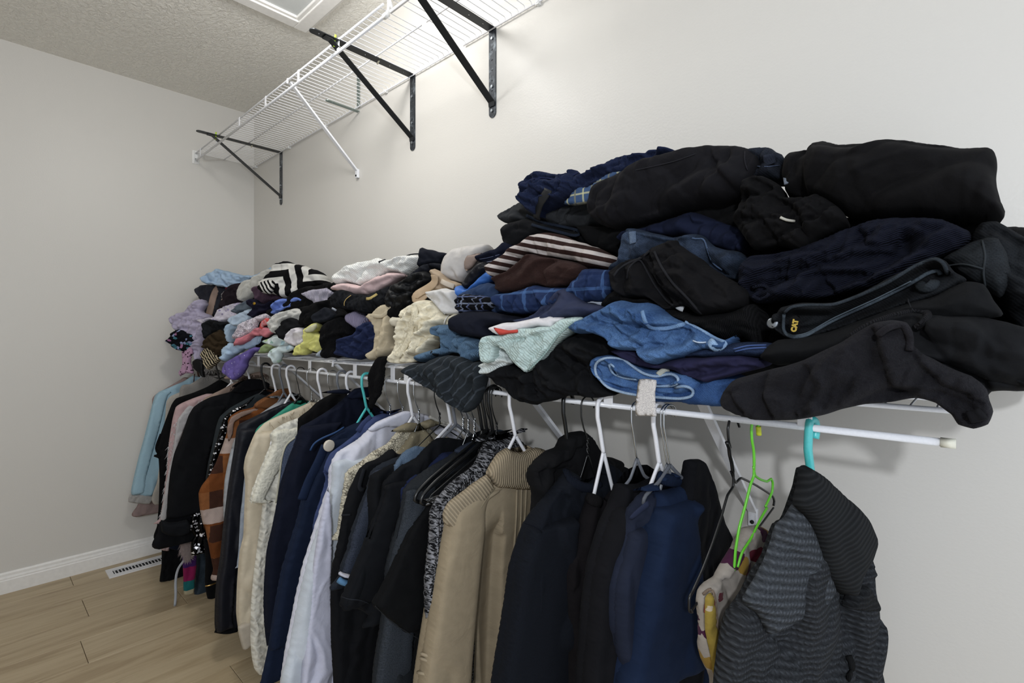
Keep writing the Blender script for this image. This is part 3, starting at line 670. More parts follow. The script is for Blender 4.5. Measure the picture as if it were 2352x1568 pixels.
lump('elastic_shorts', 'black shorts with gathered elastic waist under the topmost trousers', 'shorts', E(-30,420, 0,350, 30,240, 60,200, 130,195, 210,240, 230,300, 330,298, 400,285, 470,320, 540,380, 560,430, 400,520, 330,580, 200,545, 80,572, 20,490), -.275, fab('plain', '141315'), T=.045, Tb=.12, R=.045,
     folds=((35, 26, .014), (-50, 34, .010)), k=.15, name='black_shorts', creases=[(E(0,340, 60,300, 200,320, 300,380, 330,430), .02, .009), (E(20,470, 60,420, 150,440, 200,530), .016, .007), (E(0,240, 100,230, 200,280), .012, .006)],
     parts=[band('drawstring', E(206,400, 235,415, 280,420), .002, fab('plain', 'b9b5a8'), th=.0015, off=.006)])
lump('navy_sweater', 'navy rib-knit sweater in wavy folds, middle of the right stack', 'sweater',
     E(0,760, 5,690, 20,640, 60,600, 180,590, 300,560, 450,505, 560,455, 700,410, 850,402, 1050,415, 1180,470, 1195,515, 1120,580, 950,640, 870,720, 700,770, 600,780, 450,810, 350,830, 240,825, 100,845, 60,825),
     -.285, fab('rib', '1a1d33', sc=150, rot=70), T=.045, Tb=.16, R=.045, folds=((22, 18, .016), (30, 34, .006)), k=.12, name='navy_sweater',
     creases=[(E(60,750, 150,690, 300,670, 480,640, 620,610, 800,600, 820,560), .026, .009), (E(180,700, 200,650, 350,640, 560,570, 650,510), .012, .006), (E(100,830, 180,730, 300,720, 460,700, 640,700), .02, .008), (E(640,500, 660,560, 760,560, 850,520), .014, .006), (E(470,760, 500,810, 640,780, 800,700), .016, .008)],
     parts=[band('cuff_edge', E(60,765, 110,745, 150,765, 150,800, 100,825, 65,805), .004, fab('rib', '23263c', sc=170), th=.003, off=.004)])
lump('mid_jeans', 'faded blue-black jeans folded in the middle of the tall stack', 'jeans', D(930,1020, 960,930, 1000,900, 1035,780, 1070,680, 1150,680, 1400,740, 1500,720, 1620,720, 1700,800, 1900,850, 1930,920, 1890,1000, 1900,1060, 1700,1040, 1400,920, 1100,960), -.27,
     fab('denim', '1d2536', '3b4c66'), T=.04, Tb=.14, R=.035, folds=((30, 14, .012), (-30, 24, .006)), k=.15, name='dark_jeans', creases=[(D(1080,700, 1250,760, 1430,790, 1640,780), .012, .006), (D(1640,760, 1680,850, 1720,960, 1800,1000), .014, .006)],
     parts=[band('hem', D(1085,690, 1090,780), .010, fab('denim', '42536d', '6a7d95'), th=.002), band('seam', D(1510,730, 1560,750, 1620,740, 1650,830, 1690,930, 1760,980), .002, fab('denim', '3a4c68', '5a7090'), th=.0015)])
lump('navy_jogger', 'dark navy joggers folded above the faded jeans', 'joggers', D(1005,740, 1060,690, 1200,655, 1400,600, 1560,545, 1700,590, 1880,660, 1960,750, 1930,860, 1700,820, 1500,750, 1100,720, 1020,780), -.235, fab('plain', '1a2040'), T=.045, Tb=.12, R=.04, folds=((20, 12, .016),), k=.15,
     name='navy_joggers', creases=[(D(1560,600, 1600,660, 1720,650), .014, .006), (D(1640,560, 1760,610, 1870,680), .010, .006)])
lump('open_shorts', 'black shorts with gaping legs folded in front of the dark jeans', 'shorts',
     D(930,1040, 935,1000, 980,960, 1060,900, 1150,880, 1230,822, 1330,780, 1420,752, 1440,790, 1500,832, 1700,980, 1900,1090, 1955,1180, 1930,1250, 1840,1292, 1700,1310, 1600,1320, 1500,1250, 1340,1270, 1200,1190, 1040,1180, 950,1110),
     -.315, fab('plain', '161518'), T=.04, Tb=.12, R=.035, folds=((-30, 14, .012), (-38, 30, .006)), k=.15, name='black_shorts',
     creases=[(D(1230,835, 1280,980, 1370,1130, 1500,1220, 1600,1300), .024, .010), (D(1040,1040, 1060,930, 1140,890, 1210,990, 1290,1120, 1370,1230), .022, .010), (D(940,1030, 1000,960, 1200,830, 1430,760), .006, .004), (D(1160,880, 1240,980, 1300,1100, 1450,1240), .012, .006)],
     parts=[band('hem_edge', D(940,1035, 985,968, 1060,925, 1160,885, 1215,835), .003, fab('plain', '2a2a2f'), th=.002), band('hem_edge', D(1045,1050, 1060,960, 1140,895, 1180,960, 1250,1090, 1340,1210, 1390,1245), .0025, fab('plain', '26262b'), th=.002),
            band('hem_edge', D(1250,840, 1300,950, 1390,1080, 1500,1190, 1605,1315), .003, fab('plain', '2a2a2f'), th=.002)])
lump('black_tee', 'black tee draped below the open black shorts', 'tee', D(880,1270, 900,1180, 980,1120, 1100,1190, 1200,1190, 1340,1270, 1600,1310, 1840,1290, 2000,1230, 2060,1400, 2040,1560, 1920,1480, 1800,1520, 1640,1440, 1330,1320, 1250,1250, 1100,1240, 1000,1230), -.30, fab('rib', '141417', sc=120), T=.035, Tb=.15, R=.04, folds=((10, 15, .012),), k=.12, name='black_tee',
     parts=[band('white_tag', D(1400,1228, 1430,1262, 1470,1275), .005, fab('plain', 'c9ccd0'), th=.002, off=.012)])
lump('striped_blanket', 'brown and white striped fleece top folded on the brown fleece', 'fleece',
     D(30,960, 60,930, 150,870, 200,820, 270,780, 350,725, 450,702, 560,722, 700,770, 820,812, 930,860, 985,900, 970,955, 900,985, 740,965, 650,915, 540,895, 420,885, 330,865, 260,905, 180,995, 90,1050, 45,1030), -.29,
     fab('stripe', '3a2420', 'c3b9b4', rot=14, sc=3.0), T=.035, Tb=.10, R=.04, folds=((20, 13, .010), (60, 20, .004)), k=.25, name='striped_fleece', creases=[(D(390,770, 400,880), .006, .006), (D(250,800, 200,860, 260,890), .008, .005)])
lump('brown_fleece', 'dark brown fleece bunched beneath the striped fleece', 'fleece', D(80,1090, 70,1040, 180,985, 320,865, 420,885, 540,895, 680,925, 740,965, 730,1050, 600,1100, 480,1115, 350,1095, 250,1135, 140,1160, 92,1135), -.31, fab('fuzz', '3c241f'), T=.04, Tb=.09, R=.035,
     folds=((15, 14, .012),), k=.25, creases=[(D(510,930, 450,990, 470,1080), .012, .006), (D(350,1010, 420,940, 520,920), .014, .007), (D(120,1060, 240,1000, 330,900), .010, .006)])
lump('navy_shirt', 'blue and navy checked flannel shirt folded under the brown fleece', 'shirt', D(80,1225, 92,1165, 180,1150, 350,1100, 480,1112, 620,1100, 740,975, 930,980, 960,1100, 900,1210, 700,1240, 560,1260, 400,1300, 220,1312, 120,1290), -.315,
     fab('check', '21355f', '14203e', sc=34, c3='47638f'), T=.035, Tb=.1, R=.035, folds=((75, 22, .012), (60, 40, .005)), k=.25, name='checked_shirt')
lump('slate_sweatshirt', 'slate blue sweatshirt rising to a peak beside the checked shirt', 'sweatshirt', D(180,1360, 300,1330, 380,1290, 470,1200, 520,1150, 570,1122, 640,1150, 740,1220, 880,1245, 900,1300, 800,1330, 600,1360, 420,1375, 260,1385), -.335, fab('plain', '343b57'), T=.03, Tb=.09, R=.03,
     folds=((35, 14, .010),), k=.25, creases=[(D(320,1330, 350,1345, 460,1280, 560,1170), .012, .006)])
lump('black_dress', 'black clothes corner above the light blue jeans', 'tee', D(700,1230, 740,1130, 930,1100, 1000,1160, 980,1230, 900,1270, 780,1290), -.27, blk, T=.03, Tb=.09, R=.03, k=.2, name='black_tee',
     parts=[band('white_edge', D(720,1215, 780,1210, 840,1225, 870,1250), .006, fab('plain', 'aeb6c4'), th=.003, off=.012)])
lump('blue_jeans', 'light blue washed jeans crumpled across the middle front', 'jeans',
     D(640,1410, 660,1385, 740,1335, 880,1270, 950,1235, 1000,1208, 1080,1225, 1200,1222, 1260,1250, 1330,1310, 1400,1345, 1480,1370, 1640,1430, 1700,1490, 1780,1510, 1870,1470) + F(2120,290, 2050,300, 1960,290, 1800,345, 1660,385, 1560,300, 1440,295, 1360,230, 1250,180, 1150,180),
     -.345, fab('denim', '284a78', '4d75a6'), T=.045, Tb=.12, R=.04, folds=((20, 13, .018), (-35, 24, .010)), k=.2,
     creases=[(D(1000,1230, 1010,1320, 1100,1380, 1300,1410, 1480,1400), .018, .008), (D(1170,1310, 1200,1400, 1330,1410, 1500,1380), .012, .005), (D(1480,1420, 1640,1440, 1700,1500), .012, .006), (D(880,1300, 900,1380, 1000,1430, 1150,1540), .014, .008), (F(1560,290, 1650,250, 1800,260, 1860,170), .012, .006)],
     parts=[band('flat_seam', D(1160,1290, 1175,1350, 1210,1410, 1330,1420, 1480,1385), .005, fab('denim', '51759f', '7496bd'), th=.003), band('waist_edge', D(1480,1370, 1600,1430, 1720,1500, 1800,1530) + F(2050,290), .004, fab('denim', '6485ad', '86a3c2'), th=.002),
            band('stitching', F(1880,230, 1920,245, 1965,240), .0018, fab('plain', 'aebfd4'), th=.001), band('pocket_flap', F(1990,235, 2030,285, 2060,300), .007, fab('denim', '6a90bd', '9dbad6'), th=.003)])
lump('purple_trousers', 'dark violet trousers folded under the light blue jeans', 'trousers', F(1365,300, 1440,278, 1560,310, 1660,375, 1800,350, 2000,330, 2200,320, 2330,340, 2340,400, 2180,450, 1990,500, 1880,465, 1740,420, 1560,400, 1430,340), -.345,
     fab('plain', '2b2850'), T=.035, Tb=.12, R=.03, folds=((10, 12, .012), (-20, 24, .006)), k=.15, creases=[(F(1440,290, 1560,350, 1700,400, 1850,410), .012, .006), (F(1850,440, 1980,400, 2300,400), .012, .006)], name='violet_trousers')
lump('denim_navy', 'dark indigo jeans with stitched seam between violet and black trousers', 'jeans', F(1780,330, 1960,280, 2120,250, 2352,235, 2420,260, 2420,340, 2200,330, 2000,335), -.335, fab('denim', '15203f', '24345c'), T=.03, Tb=.12, R=.025, folds=((5, 12, .006),), k=.12, name='indigo_jeans',
     parts=[band('stitching', F(2140,285, 2230,262, 2352,258), .0016, fab('plain', '3d568c'), th=.001), band('stitching', F(2150,300, 2240,280, 2352,274), .0016, fab('plain', '3d568c'), th=.001)])
lump('under_jeans', 'mid-blue jeans flat on the deck under the rolled pair', 'jeans', F(1640,560, 1860,520, 2040,430, 2160,480, 2120,560, 2110,655, 1980,640, 1840,632, 1660,622), -.315, fab('denim', '21457a', '38629c'), T=.035, Tb=.12, R=.025, folds=((5, 10, .006),), k=.12, hang=True, name='blue_jeans')
lump('rolled_jeans', 'light blue rolled jeans showing pale waistband edges over the rod', 'jeans',
     F(1228,400, 1245,355, 1290,330, 1360,325, 1450,345, 1520,385, 1600,420, 1720,420, 1840,430, 1900,455, 1955,495, 1925,560, 1880,605, 1800,612, 1700,600, 1600,590, 1510,578, 1400,560, 1320,520, 1260,460), -.345,
     fab('denim', '2c5288', '5580b4'), T=.030, Tb=.05, R=.02, folds=((-20, 18, .008),), k=.2, hang=True,
     creases=[(F(1265,420, 1330,500, 1450,545, 1600,575, 1800,585, 1870,550), .022, .010), (F(1340,400, 1420,460, 1520,480, 1640,520, 1740,515, 1700,470), .024, .009), (F(1300,370, 1340,360, 1400,400), .014, .008)],
     parts=[band('waistband_edge', F(1262,455, 1248,405, 1268,360, 1330,338, 1430,350, 1500,400, 1560,440, 1640,462, 1740,440, 1790,470, 1785,510, 1720,522, 1640,520), .0034, fab('denim', '7d9abc', 'a9bed3'), th=.004, off=.004),
            band('waistband_edge', F(1262,455, 1330,530, 1450,568, 1600,590, 1800,603, 1880,585, 1885,545, 1830,520, 1770,530), .0034, fab('denim', '7d9abc', 'a9bed3'), th=.004, off=.004),
            band('inner_roll', F(1345,385, 1360,440, 1440,470, 1520,478), .003, fab('denim', '6d8fb8', '95b2d0'), th=.004, off=.002), band('inner_roll', F(1350,380, 1380,400, 1400,450), .0028, fab('denim', '6d8fb8', '95b2d0'), th=.003, off=.002),
            band('belt_loop', F(1655,450, 1680,425, 1725,412), .005, fab('denim', 'a5a79d', 'c2c0b2'), th=.003, off=.006)])
lump('cat_jeans', 'black jeans with open waistband and yellow lettered label, right stack', 'jeans',
     E(165,965, 172,900, 200,885, 225,855, 320,845, 480,842, 620,790, 760,720, 900,640, 1000,600, 1060,622, 1100,680, 1165,722, 1020,800, 850,850, 700,905, 500,975, 350,1015, 270,1030, 215,1005), -.335,
     fab('denim', '15161a', '22262c'), T=.03, Tb=.14, R=.02, folds=((28, 14, .006),), k=.12, name='black_jeans',
     creases=[(E(240,920, 300,900, 480,905, 640,840, 800,760, 960,665, 1010,670), .034, .012), (E(260,980, 400,960, 600,870, 800,770), .016, .008)],
     parts=[band('waistband_edge', E(230,890, 260,862, 340,852, 480,850, 620,800, 760,735, 900,650, 1000,612, 1050,640, 1065,690), .0030, fab('denim', '242a31', '3a424b'), th=.003, off=.004),
            band('waistband_edge', E(225,900, 222,985, 262,1018, 340,1008, 480,930, 700,830, 880,740, 960,690, 1020,672, 1030,695), .0034, fab('denim', '343d46', '56636e'), th=.003, off=.004),
            band('waist_stitching', E(240,995, 270,1010, 345,995, 480,918, 700,818, 880,728), .0012, fab('plain', '54606a'), th=.001, off=.006),
            band('belt_loop', E(920,740, 940,770, 990,755, 1000,730), .006, fab('denim', '23282f', '343b44'), th=.003, off=.006),
            disc('metal_button', 1700 + 168 * .44658, 320 + 945 * .44658, .008, solid('pewter', '8a9097', .3, .9))])
lump('right_jeans', 'charcoal jeans at the right edge of the heap with back pocket out', 'jeans', E(1180,510, 1200,470, 1240,432, 1330,420, 1460,490, 1580,560, 1600,900, 1450,970, 1360,900, 1300,760, 1250,620, 1185,560), -.26, fab('denim', '17191d', '24282e'), T=.05, Tb=.14, R=.05, folds=((-40, 12, .014), (50, 22, .006)), k=.1, name='charcoal_jeans',
     creases=[(E(1200,440, 1240,500, 1290,470, 1460,560), .014, .006)])
lump('pocket_jeans', 'washed black jeans with seat pocket facing out, right side', 'jeans', E(1040,620, 1130,560, 1190,525, 1280,500, 1340,505, 1372,590, 1397,700, 1380,760, 1340,810, 1230,760, 1160,730, 1090,650), -.30, fab('denim', '1b1d21', '2b3036'), T=.03, Tb=.14, R=.04, folds=((-30, 14, .012),), k=.1, name='washed_jeans',
     parts=[band('seam', E(1245,520, 1262,600, 1250,680, 1262,760), .0014, fab('plain', '34393f'), th=.001), band('seam', E(1060,650, 1150,640, 1250,665), .0014, fab('plain', '34393f'), th=.001)])
lump('twill_trousers', 'black smooth twill trousers under the lettered jeans', 'trousers', E(105,1125, 130,1080, 200,1030, 350,1015, 500,975, 700,905, 850,850, 1000,800, 1160,725, 1250,740, 1295,830, 1350,910, 1200,930, 1060,930, 960,920, 860,900, 760,970, 620,1060, 440,1140, 200,1165), -.345, fab('plain', '17181b'), T=.04, Tb=.15, R=.045,
     folds=((22, 10, .010),), k=.1, name='black_trousers', parts=[band('seam', E(862,820, 875,860, 900,890), .001, fab('plain', '2c2d31'), th=.001)])
lump('sweatpants', 'black sweatpants with scalloped elastic waist at the lower right', 'sweatpants', E(515,1060, 560,1010, 700,930, 880,880, 975,890, 1150,905, 1380,940, 1560,1020, 1600,1270, 1460,1275, 1300,1260, 1200,1200, 1000,1150, 800,1110, 620,1120), -.355, blk2, T=.035, Tb=.17, R=.05,
     folds=((-20, 10, .016), (-35, 22, .006)), k=.08, name='black_sweatpants', creases=[(E(560,1050, 760,950, 900,920, 940,960), .018, .008)],
     parts=[band('elastic_waist', E(516,1058, 540,1030, 575,1008, 600,990, 640,965, 680,945, 720,930, 760,915, 800,902, 850,893, 905,875, 955,885, 972,905, 940,945, 905,968), .0042, fab('rib', '26262b', sc=110), th=.004, off=.004)])
lump('slip', 'black jersey trousers hanging over the shelf edge at the far right', 'trousers', E(880,1000, 1050,1010, 1200,1100, 1460,1200, 1600,1240, 1600,1290, 1420,1302, 1300,1295, 1265,1340, 1180,1340, 1050,1240, 940,1120), -.335, blk2, T=.03, Tb=.12, R=.035, folds=((-35, 16, .012),), k=.08, hang=False, name='black_trousers',
     creases=[(E(1180,1130, 1250,1230, 1290,1300), .014, .006), (E(1300,1200, 1420,1250), .010, .006)])
lump('velour_trousers', 'soft black velour trousers draped along the front of the shelf', 'trousers',
     P(1668,930, 1664,905, 1690,872, 1740,856, 1800,842, 1850,826, 1890,805, 1925,790, 1975,762, 2010,742, 2050,735, 2080,738, 2098,765, 2100,790, 2130,815, 2180,842, 2235,862, 2268,895, 2275,920, 2284,945, 2270,975, 2235,986, 2200,975, 2185,950, 2150,925, 2105,915, 2060,920, 1990,926, 1930,940, 1880,955, 1820,965, 1740,966, 1700,955),
     -.385, fab('fuzz', '201f26'), T=.035, Tb=.045, R=.03, folds=((25, 13, .014), (60, 22, .007)), k=.12, hang=True,
     creases=[(P(1770,860, 1762,900, 1780,950), .016, .008), (P(2010,760, 2030,830, 2050,890, 2110,910), .016, .008), (P(2090,780, 2110,830, 2160,880, 2220,905), .014, .007), (P(1960,925, 2050,890, 2160,900, 2230,930), .012, .007), (P(1670,905, 1700,900, 1720,940), .014, .007), (P(1860,840, 1880,880, 1850,930), .012, .010)], name='velour_trousers',
     parts=[band('waist_fold', P(2018,768, 2040,752, 2075,745, 2090,775, 2088,805), .004, fab('fuzz', '26242b'), th=.004, off=.004),
            band('belt_loop', P(2225,958, 2243,955, 2256,950), .007, fab('plain', '17171c'), th=.004, off=.006)])
lump('black_shirt', 'black thin crumpled shirt under the sage muslin top', 'shirt', F(590,440, 640,400, 700,390, 840,430, 940,330, 1060,230, 1180,170, 1280,185, 1400,260, 1420,300, 1340,340, 1245,400, 1265,480, 1330,545, 1385,572, 1300,598, 1200,590, 1100,582, 1000,610, 900,625, 880,642, 850,622, 780,625, 720,580, 690,545, 640,520, 610,480), -.345,
     fab('plain', '15161a'), T=.035, Tb=.07, R=.035, folds=((-35, 18, .018), (-55, 30, .008)), k=.2, hang=True, creases=[(F(1020,280, 1120,330, 1190,400, 1110,470, 1030,380), .014, .007), (F(1050,270, 1180,330, 1230,420), .010, .005), (F(620,470, 800,480, 1000,540, 1200,560), .014, .009)])
lump('sage_muslin', 'sage green muslin cloth with a hanging pointed corner', 'cloth',
     M(1360,1000, 1358,940, 1400,870, 1560,850, 1700,800, 1860,785, 1980,780, 2060,715, 2160,700, 2240,705, 2230,760, 2150,820, 2040,900, 1960,1000, 1850,1110, 1755,1175, 1700,1130, 1640,1080, 1560,960, 1490,950, 1470,1080, 1380,1088), -.375,
     fab('muslin', 'b3c9c5'), T=.02, Tb=.05, R=.018, folds=((35, 22, .010), (50, 40, .004)), k=.3, hang=True,
     creases=[(M(1500,945, 1600,900, 1800,880, 2000,820), .012, .006)],
     parts=[band('hem', M(1520,955, 1570,970, 1640,1070, 1700,1120, 1755,1168), .0035, fab('muslin', 'c4d3cf'), th=.0025), band('hem', M(1765,1160, 1850,1080, 1930,990, 1990,900, 2060,820, 2150,745), .0030, fab('muslin', '8fa9a4'), th=.002)])
lump('white_muslin', 'white muslin cloth roll peeking out below the sage cloth', 'cloth', M(1322,1140, 1340,1110, 1440,1075, 1470,1000, 1530,960, 1580,1000, 1640,1080, 1615,1110, 1540,1145, 1440,1185, 1340,1192), -.365, fab('muslin', 'cfd8d6'), T=.02, Tb=.03, R=.018, folds=((15, 32, .007),), k=.3, hang=True, creases=[(M(1360,1140, 1500,1110, 1600,1090), .012, .006)])
lump('white_tee', 'white tee with red lining folded above the sage cloth', 'tee', M(1428,790, 1500,765, 1700,738, 1900,700, 2000,688, 2085,700, 2060,740, 2000,765, 1985,800, 1860,792, 1700,812, 1680,838, 1520,858, 1470,830), -.375, fab('plain', 'e0dcde'), T=.016, Tb=.06, R=.016, folds=((10, 14, .005),), k=.3,
     parts=[flap('red_lining', M(1468,792, 1520,800, 1600,815, 1678,808, 1675,836, 1600,845, 1520,856), fab('plain', 'cf3f30'), T=.006, R=.006, off=.010, folds=((10, 30, .004),), step=.004)])
lump('navy_roll', 'dark navy sweatshirt rolled, rounded end to the left', 'sweatshirt', M(1122,800, 1128,735, 1155,690, 1240,652, 1400,655, 1600,680, 1680,695, 1760,740, 1700,765, 1500,775, 1436,800, 1490,862, 1400,885, 1340,880, 1200,850, 1135,820), -.345, fab('plain', '191c2e'), T=.04, Tb=.08, R=.035, folds=((5, 9, .010),), k=.3)
lump('denim_shirt', 'muted blue chambray shirt folded behind the black ruffled plaid', 'shirt', M(1160,560, 1200,500, 1290,455, 1420,408, 1500,435, 1545,520, 1580,640, 1500,680, 1440,650, 1300,660, 1200,650), -.30, fab('plain', '2f4468'), T=.03, Tb=.09, R=.03, folds=((70, 20, .010),), k=.3)
lump('plaid_ruffle', 'black plaid scarf bunched in ruffles beside the blue shirt', 'scarf', M(1150,545, 1240,508, 1420,530, 1475,600, 1440,640, 1300,665, 1200,672, 1170,610), -.335, fab('check', '111218', '8a93a8', sc=60, c3='2c3a66'), T=.025, Tb=.05, R=.02, folds=((-30, 45, .012),), k=.3, name='plaid_scarf')
lump('bright_blue_top', 'bright azure blue top squeezed between navy clothes', 'top', M(1143,500, 1160,440, 1190,425, 1250,455, 1320,410, 1400,330, 1460,285, 1510,380, 1380,425, 1285,485, 1240,530, 1175,542), -.28, fab('satin', '2a6cc2'), T=.025, Tb=.07, R=.025, folds=((30, 16, .010),), k=.35, name='azure_top')
lump('glossy_black_top', 'glossy black top above the bright blue one', 'top', M(1208,430, 1240,380, 1280,330, 1330,270, 1400,225, 1480,260, 1470,300, 1390,350, 1320,412, 1245,460), -.275, fab('satin', '121420'), T=.03, Tb=.07, R=.025, folds=((40, 26, .010),), k=.35, name='glossy_black_top')
lump('navy_stack', 'navy trousers with pale piping folded beside the grey bra', 'trousers', M(1338,185, 1400,160, 1480,130, 1560,70, 1620,55, 1680,120, 1620,220, 1500,270, 1440,265, 1400,240, 1345,230), -.235, fab('plain', '151a33'), T=.03, Tb=.08, R=.03, folds=((15, 12, .006),), k=.35, name='navy_trousers',
     creases=[(M(1350,220, 1450,200, 1600,160), .012, .005)], parts=[band('piping', M(1400,232, 1500,215, 1600,180), .0014, fab('plain', '8d94ad'), th=.001), band('piping', M(1350,205, 1420,195, 1520,165), .0014, fab('plain', '59617e'), th=.001)])
lump('grey_bra', 'pale grey moulded cup bra topmost in the middle heap', 'bra', M(1040,330, 1045,260, 1070,190, 1130,130, 1240,95, 1340,88, 1430,84, 1452,130, 1420,170, 1350,230, 1300,290, 1260,350, 1200,412, 1090,392, 1000,395, 1015,355), -.225, fab('satin', 'c6c1bc'), T=.045, Tb=.07, R=.05, folds=((60, 10, .006),), k=.5,
     creases=[(M(1170,330, 1190,380, 1240,370), .008, .005)],
     parts=[flap('tan_cup', M(1222,290, 1215,230, 1245,172, 1370,152, 1350,200, 1300,270, 1250,305), fab('satin', '8f7b70'), T=.012, off=.004, R=.02, folds=((30, 14, .003),)), band('edge_binding', M(1232,300, 1290,268, 1330,215, 1350,170), .004, fab('plain', 'c4a890'), th=.002, off=.012)])
lump('cream_lace_blouse', 'cream crinkled lace blouse tumbling over the shelf, centre left', 'blouse',
     M(578,1060, 600,1010, 625,970, 650,880, 665,820, 700,740, 700,680, 720,630, 780,592, 880,560, 980,570, 1050,650, 1110,690, 1190,660, 1205,720, 1140,770, 1050,790, 1010,850, 1025,900, 960,960, 935,1010, 900,1040, 825,1030, 790,1085, 680,1102, 600,1092),
     -.335, fab('crinkle', 'e3d9bd'), T=.04, Tb=.06, R=.035, folds=((60, 24, .018), (20, 40, .008)), k=.45, hang=True,
     creases=[(M(760,760, 730,900, 640,1010), .012, .007), (M(830,720, 870,850, 780,960), .012, .007)],
     parts=[band('lace_ruffle', M(780,600, 800,680, 760,780, 760,860, 700,960, 640,1040), .010, fab('crinkle', 'e0d5b6', sc=1.4), th=.006, off=.006), band('shoulder_strap', M(1045,770, 1050,720, 1090,680), .002, fab('plain', 'e6e3da'), th=.0015, off=.008)])
lump('white_napkin', 'white lace-edged camisole spread over the cream blouse', 'camisole', M(885,490, 960,470, 1060,460, 1145,468, 1165,560, 1205,670, 1120,690, 1050,680, 1000,620, 960,560, 925,530), -.325, fab('plain', 'd9d6d2'), T=.02, Tb=.05, R=.018, folds=((-20, 16, .008),), k=.45, name='white_camisole',
     parts=[band('lace_edge', M(900,510, 960,560, 1010,630, 1060,670), .006, fab('lace', 'e6e4df', sc=2), th=.002)])
lump('beige_bodysuit', 'tan shapewear with loose shoulder straps below the grey bra', 'shapewear', M(925,320, 965,282, 1040,330, 1100,390, 1200,412, 1180,460, 1100,470, 960,475, 900,470, 960,440, 990,400), -.275, fab('satin', 'b49c7f'), T=.025, Tb=.07, R=.025, folds=((-30, 24, .010),), k=.45, name='tan_shapewear',
     parts=[band('strap', M(960,345, 975,400, 930,440, 860,480, 800,515, 788,555, 830,560, 870,520, 905,485), .011, fab('satin', 'c0a482'), th=.0018, off=.016), band('hook_tape', M(1020,395, 1070,420, 1130,440), .007, fab('plain', 'c9bba8'), th=.002, off=.010)])
lump('khaki_trousers', 'khaki cotton trousers hanging down beside the cream blouse', 'trousers', M(388,690, 450,658, 515,595, 640,600, 612,680, 622,800, 615,900, 645,965, 560,1045, 430,1072, 395,1020, 450,965, 458,850, 440,760), -.32, fab('plain', 'bdae90'), T=.03, Tb=.06, R=.025, folds=((75, 18, .012),), k=.5, hang=True,
     creases=[(M(480,720, 560,690, 600,640), .010, .005)], parts=[band('waistband', M(395,690, 450,690, 520,700, 560,650, 620,608), .006, fab('plain', 'bcae92'), th=.003)])
lump('teal_sweatshirt', 'dusty blue sweatshirt spilling in front of the cream blouse', 'sweatshirt', M(828,1060, 845,1020, 900,995, 960,975, 1030,955, 1020,885, 945,845, 935,800, 955,775, 1040,768, 1120,785, 1160,830, 1160,860, 1260,870, 1350,885, 1372,950, 1365,1020, 1350,1050, 1280,1092, 1230,1040, 1200,1010, 1080,1012, 1000,1040, 960,1060, 880,1092, 838,1085), -.36, fab('rib', '6388aa', sc=190, rot=20), T=.028, Tb=.06, R=.025,
     folds=((45, 20, .012), (-20, 34, .005)), k=.35, hang=True, creases=[(M(1030,850, 1060,920, 1100,1000), .014, .007), (M(1150,840, 1170,950, 1220,1020), .014, .007), (M(945,800, 1030,840, 1100,860), .008, .006)], name='dusty_blue_sweatshirt',
     parts=[band('dark_toggle', M(930,1000, 960,1015, 990,1030), .004, fab('satin', '1b2027'), th=.003, off=.006)])
lump('charcoal_skirt', 'charcoal pinstriped knit bundle drooping over the rod', 'skirt', M(740,1165, 755,1130, 800,1100, 900,1092, 1000,1050, 1080,1030, 1180,1035, 1260,1090, 1360,1080, 1395,1150, 1402,1220, 1380,1340, 1340,1430, 1280,1500, 1215,1515, 1170,1490, 1090,1412, 1000,1350, 900,1292, 800,1225), -.395, fab('pinstripe', '2b3138', '4e5660', rot=40), T=.038, Tb=.045, R=.035,
     folds=((-60, 13, .014), (-45, 24, .006)), k=.35, hang=True, creases=[(M(1310,1090, 1340,1200, 1300,1330, 1230,1480), .014, .008), (M(1000,1070, 1030,1200, 1120,1400), .008, .010)], name='charcoal_knit')
lump('thin_black_scarf', 'thin black stretch top hanging past the teal hanger', 'top', M(400,1245, 415,1180, 425,1120, 465,1060, 530,1045, 592,1045, 545,1110, 545,1160, 530,1260, 505,1360, 470,1430, 425,1490, 405,1520, 408,1380), -.345, fab('rib', '161518', sc=150), T=.014, Tb=.012, R=.014, folds=((80, 22, .005),), k=.5, hang=True, name='thin_black_top')
# ---- middle stack
lump('black_wool', 'black knit scarf poking up behind the chevron sweater', 'scarf', B(1570,490, 1600,450, 1660,440, 1700,500, 1640,540, 1600,520), -.19, blk, T=.03, Tb=.06, R=.03, k=.5, name='black_scarf')
lump('white_knit', 'white waffle-knit sweater topmost on the middle heap', 'sweater', M(98,385, 105,350, 130,322, 250,262, 330,225, 450,202, 560,205, 650,190, 760,172, 850,182, 850,240, 800,290, 740,335, 660,330, 560,325, 430,395, 340,432, 220,412, 130,422), -.225, fab('muslin', 'dededa'), T=.035, Tb=.09, R=.035, folds=((20, 12, .010), (50, 20, .006)), k=.5,
     creases=[(M(560,320, 600,270, 700,215), .010, .006), (M(340,350, 370,300, 460,290), .010, .006)], parts=[band('neck_trim', M(710,182, 760,162, 840,160), .002, fab('plain', '24262c'), th=.0015), band('small_logo', M(485,232, 520,222, 545,212), .004, fab('plain', '2e3036'), th=.0012)], name='white_sweater')
lump('pink_sweatshirt', 'pale pink sweatshirt folded under the white knit', 'sweatshirt', M(88,470, 120,430, 220,408, 340,428, 430,390, 560,322, 700,325, 720,345, 640,385, 560,430, 480,470, 390,512, 280,505, 200,480), -.25, fab('plain', 'dcbcba'), T=.03, Tb=.08, R=.028, folds=((20, 14, .008),), k=.5, creases=[(M(380,480, 400,440, 480,420, 600,370), .012, .006)])
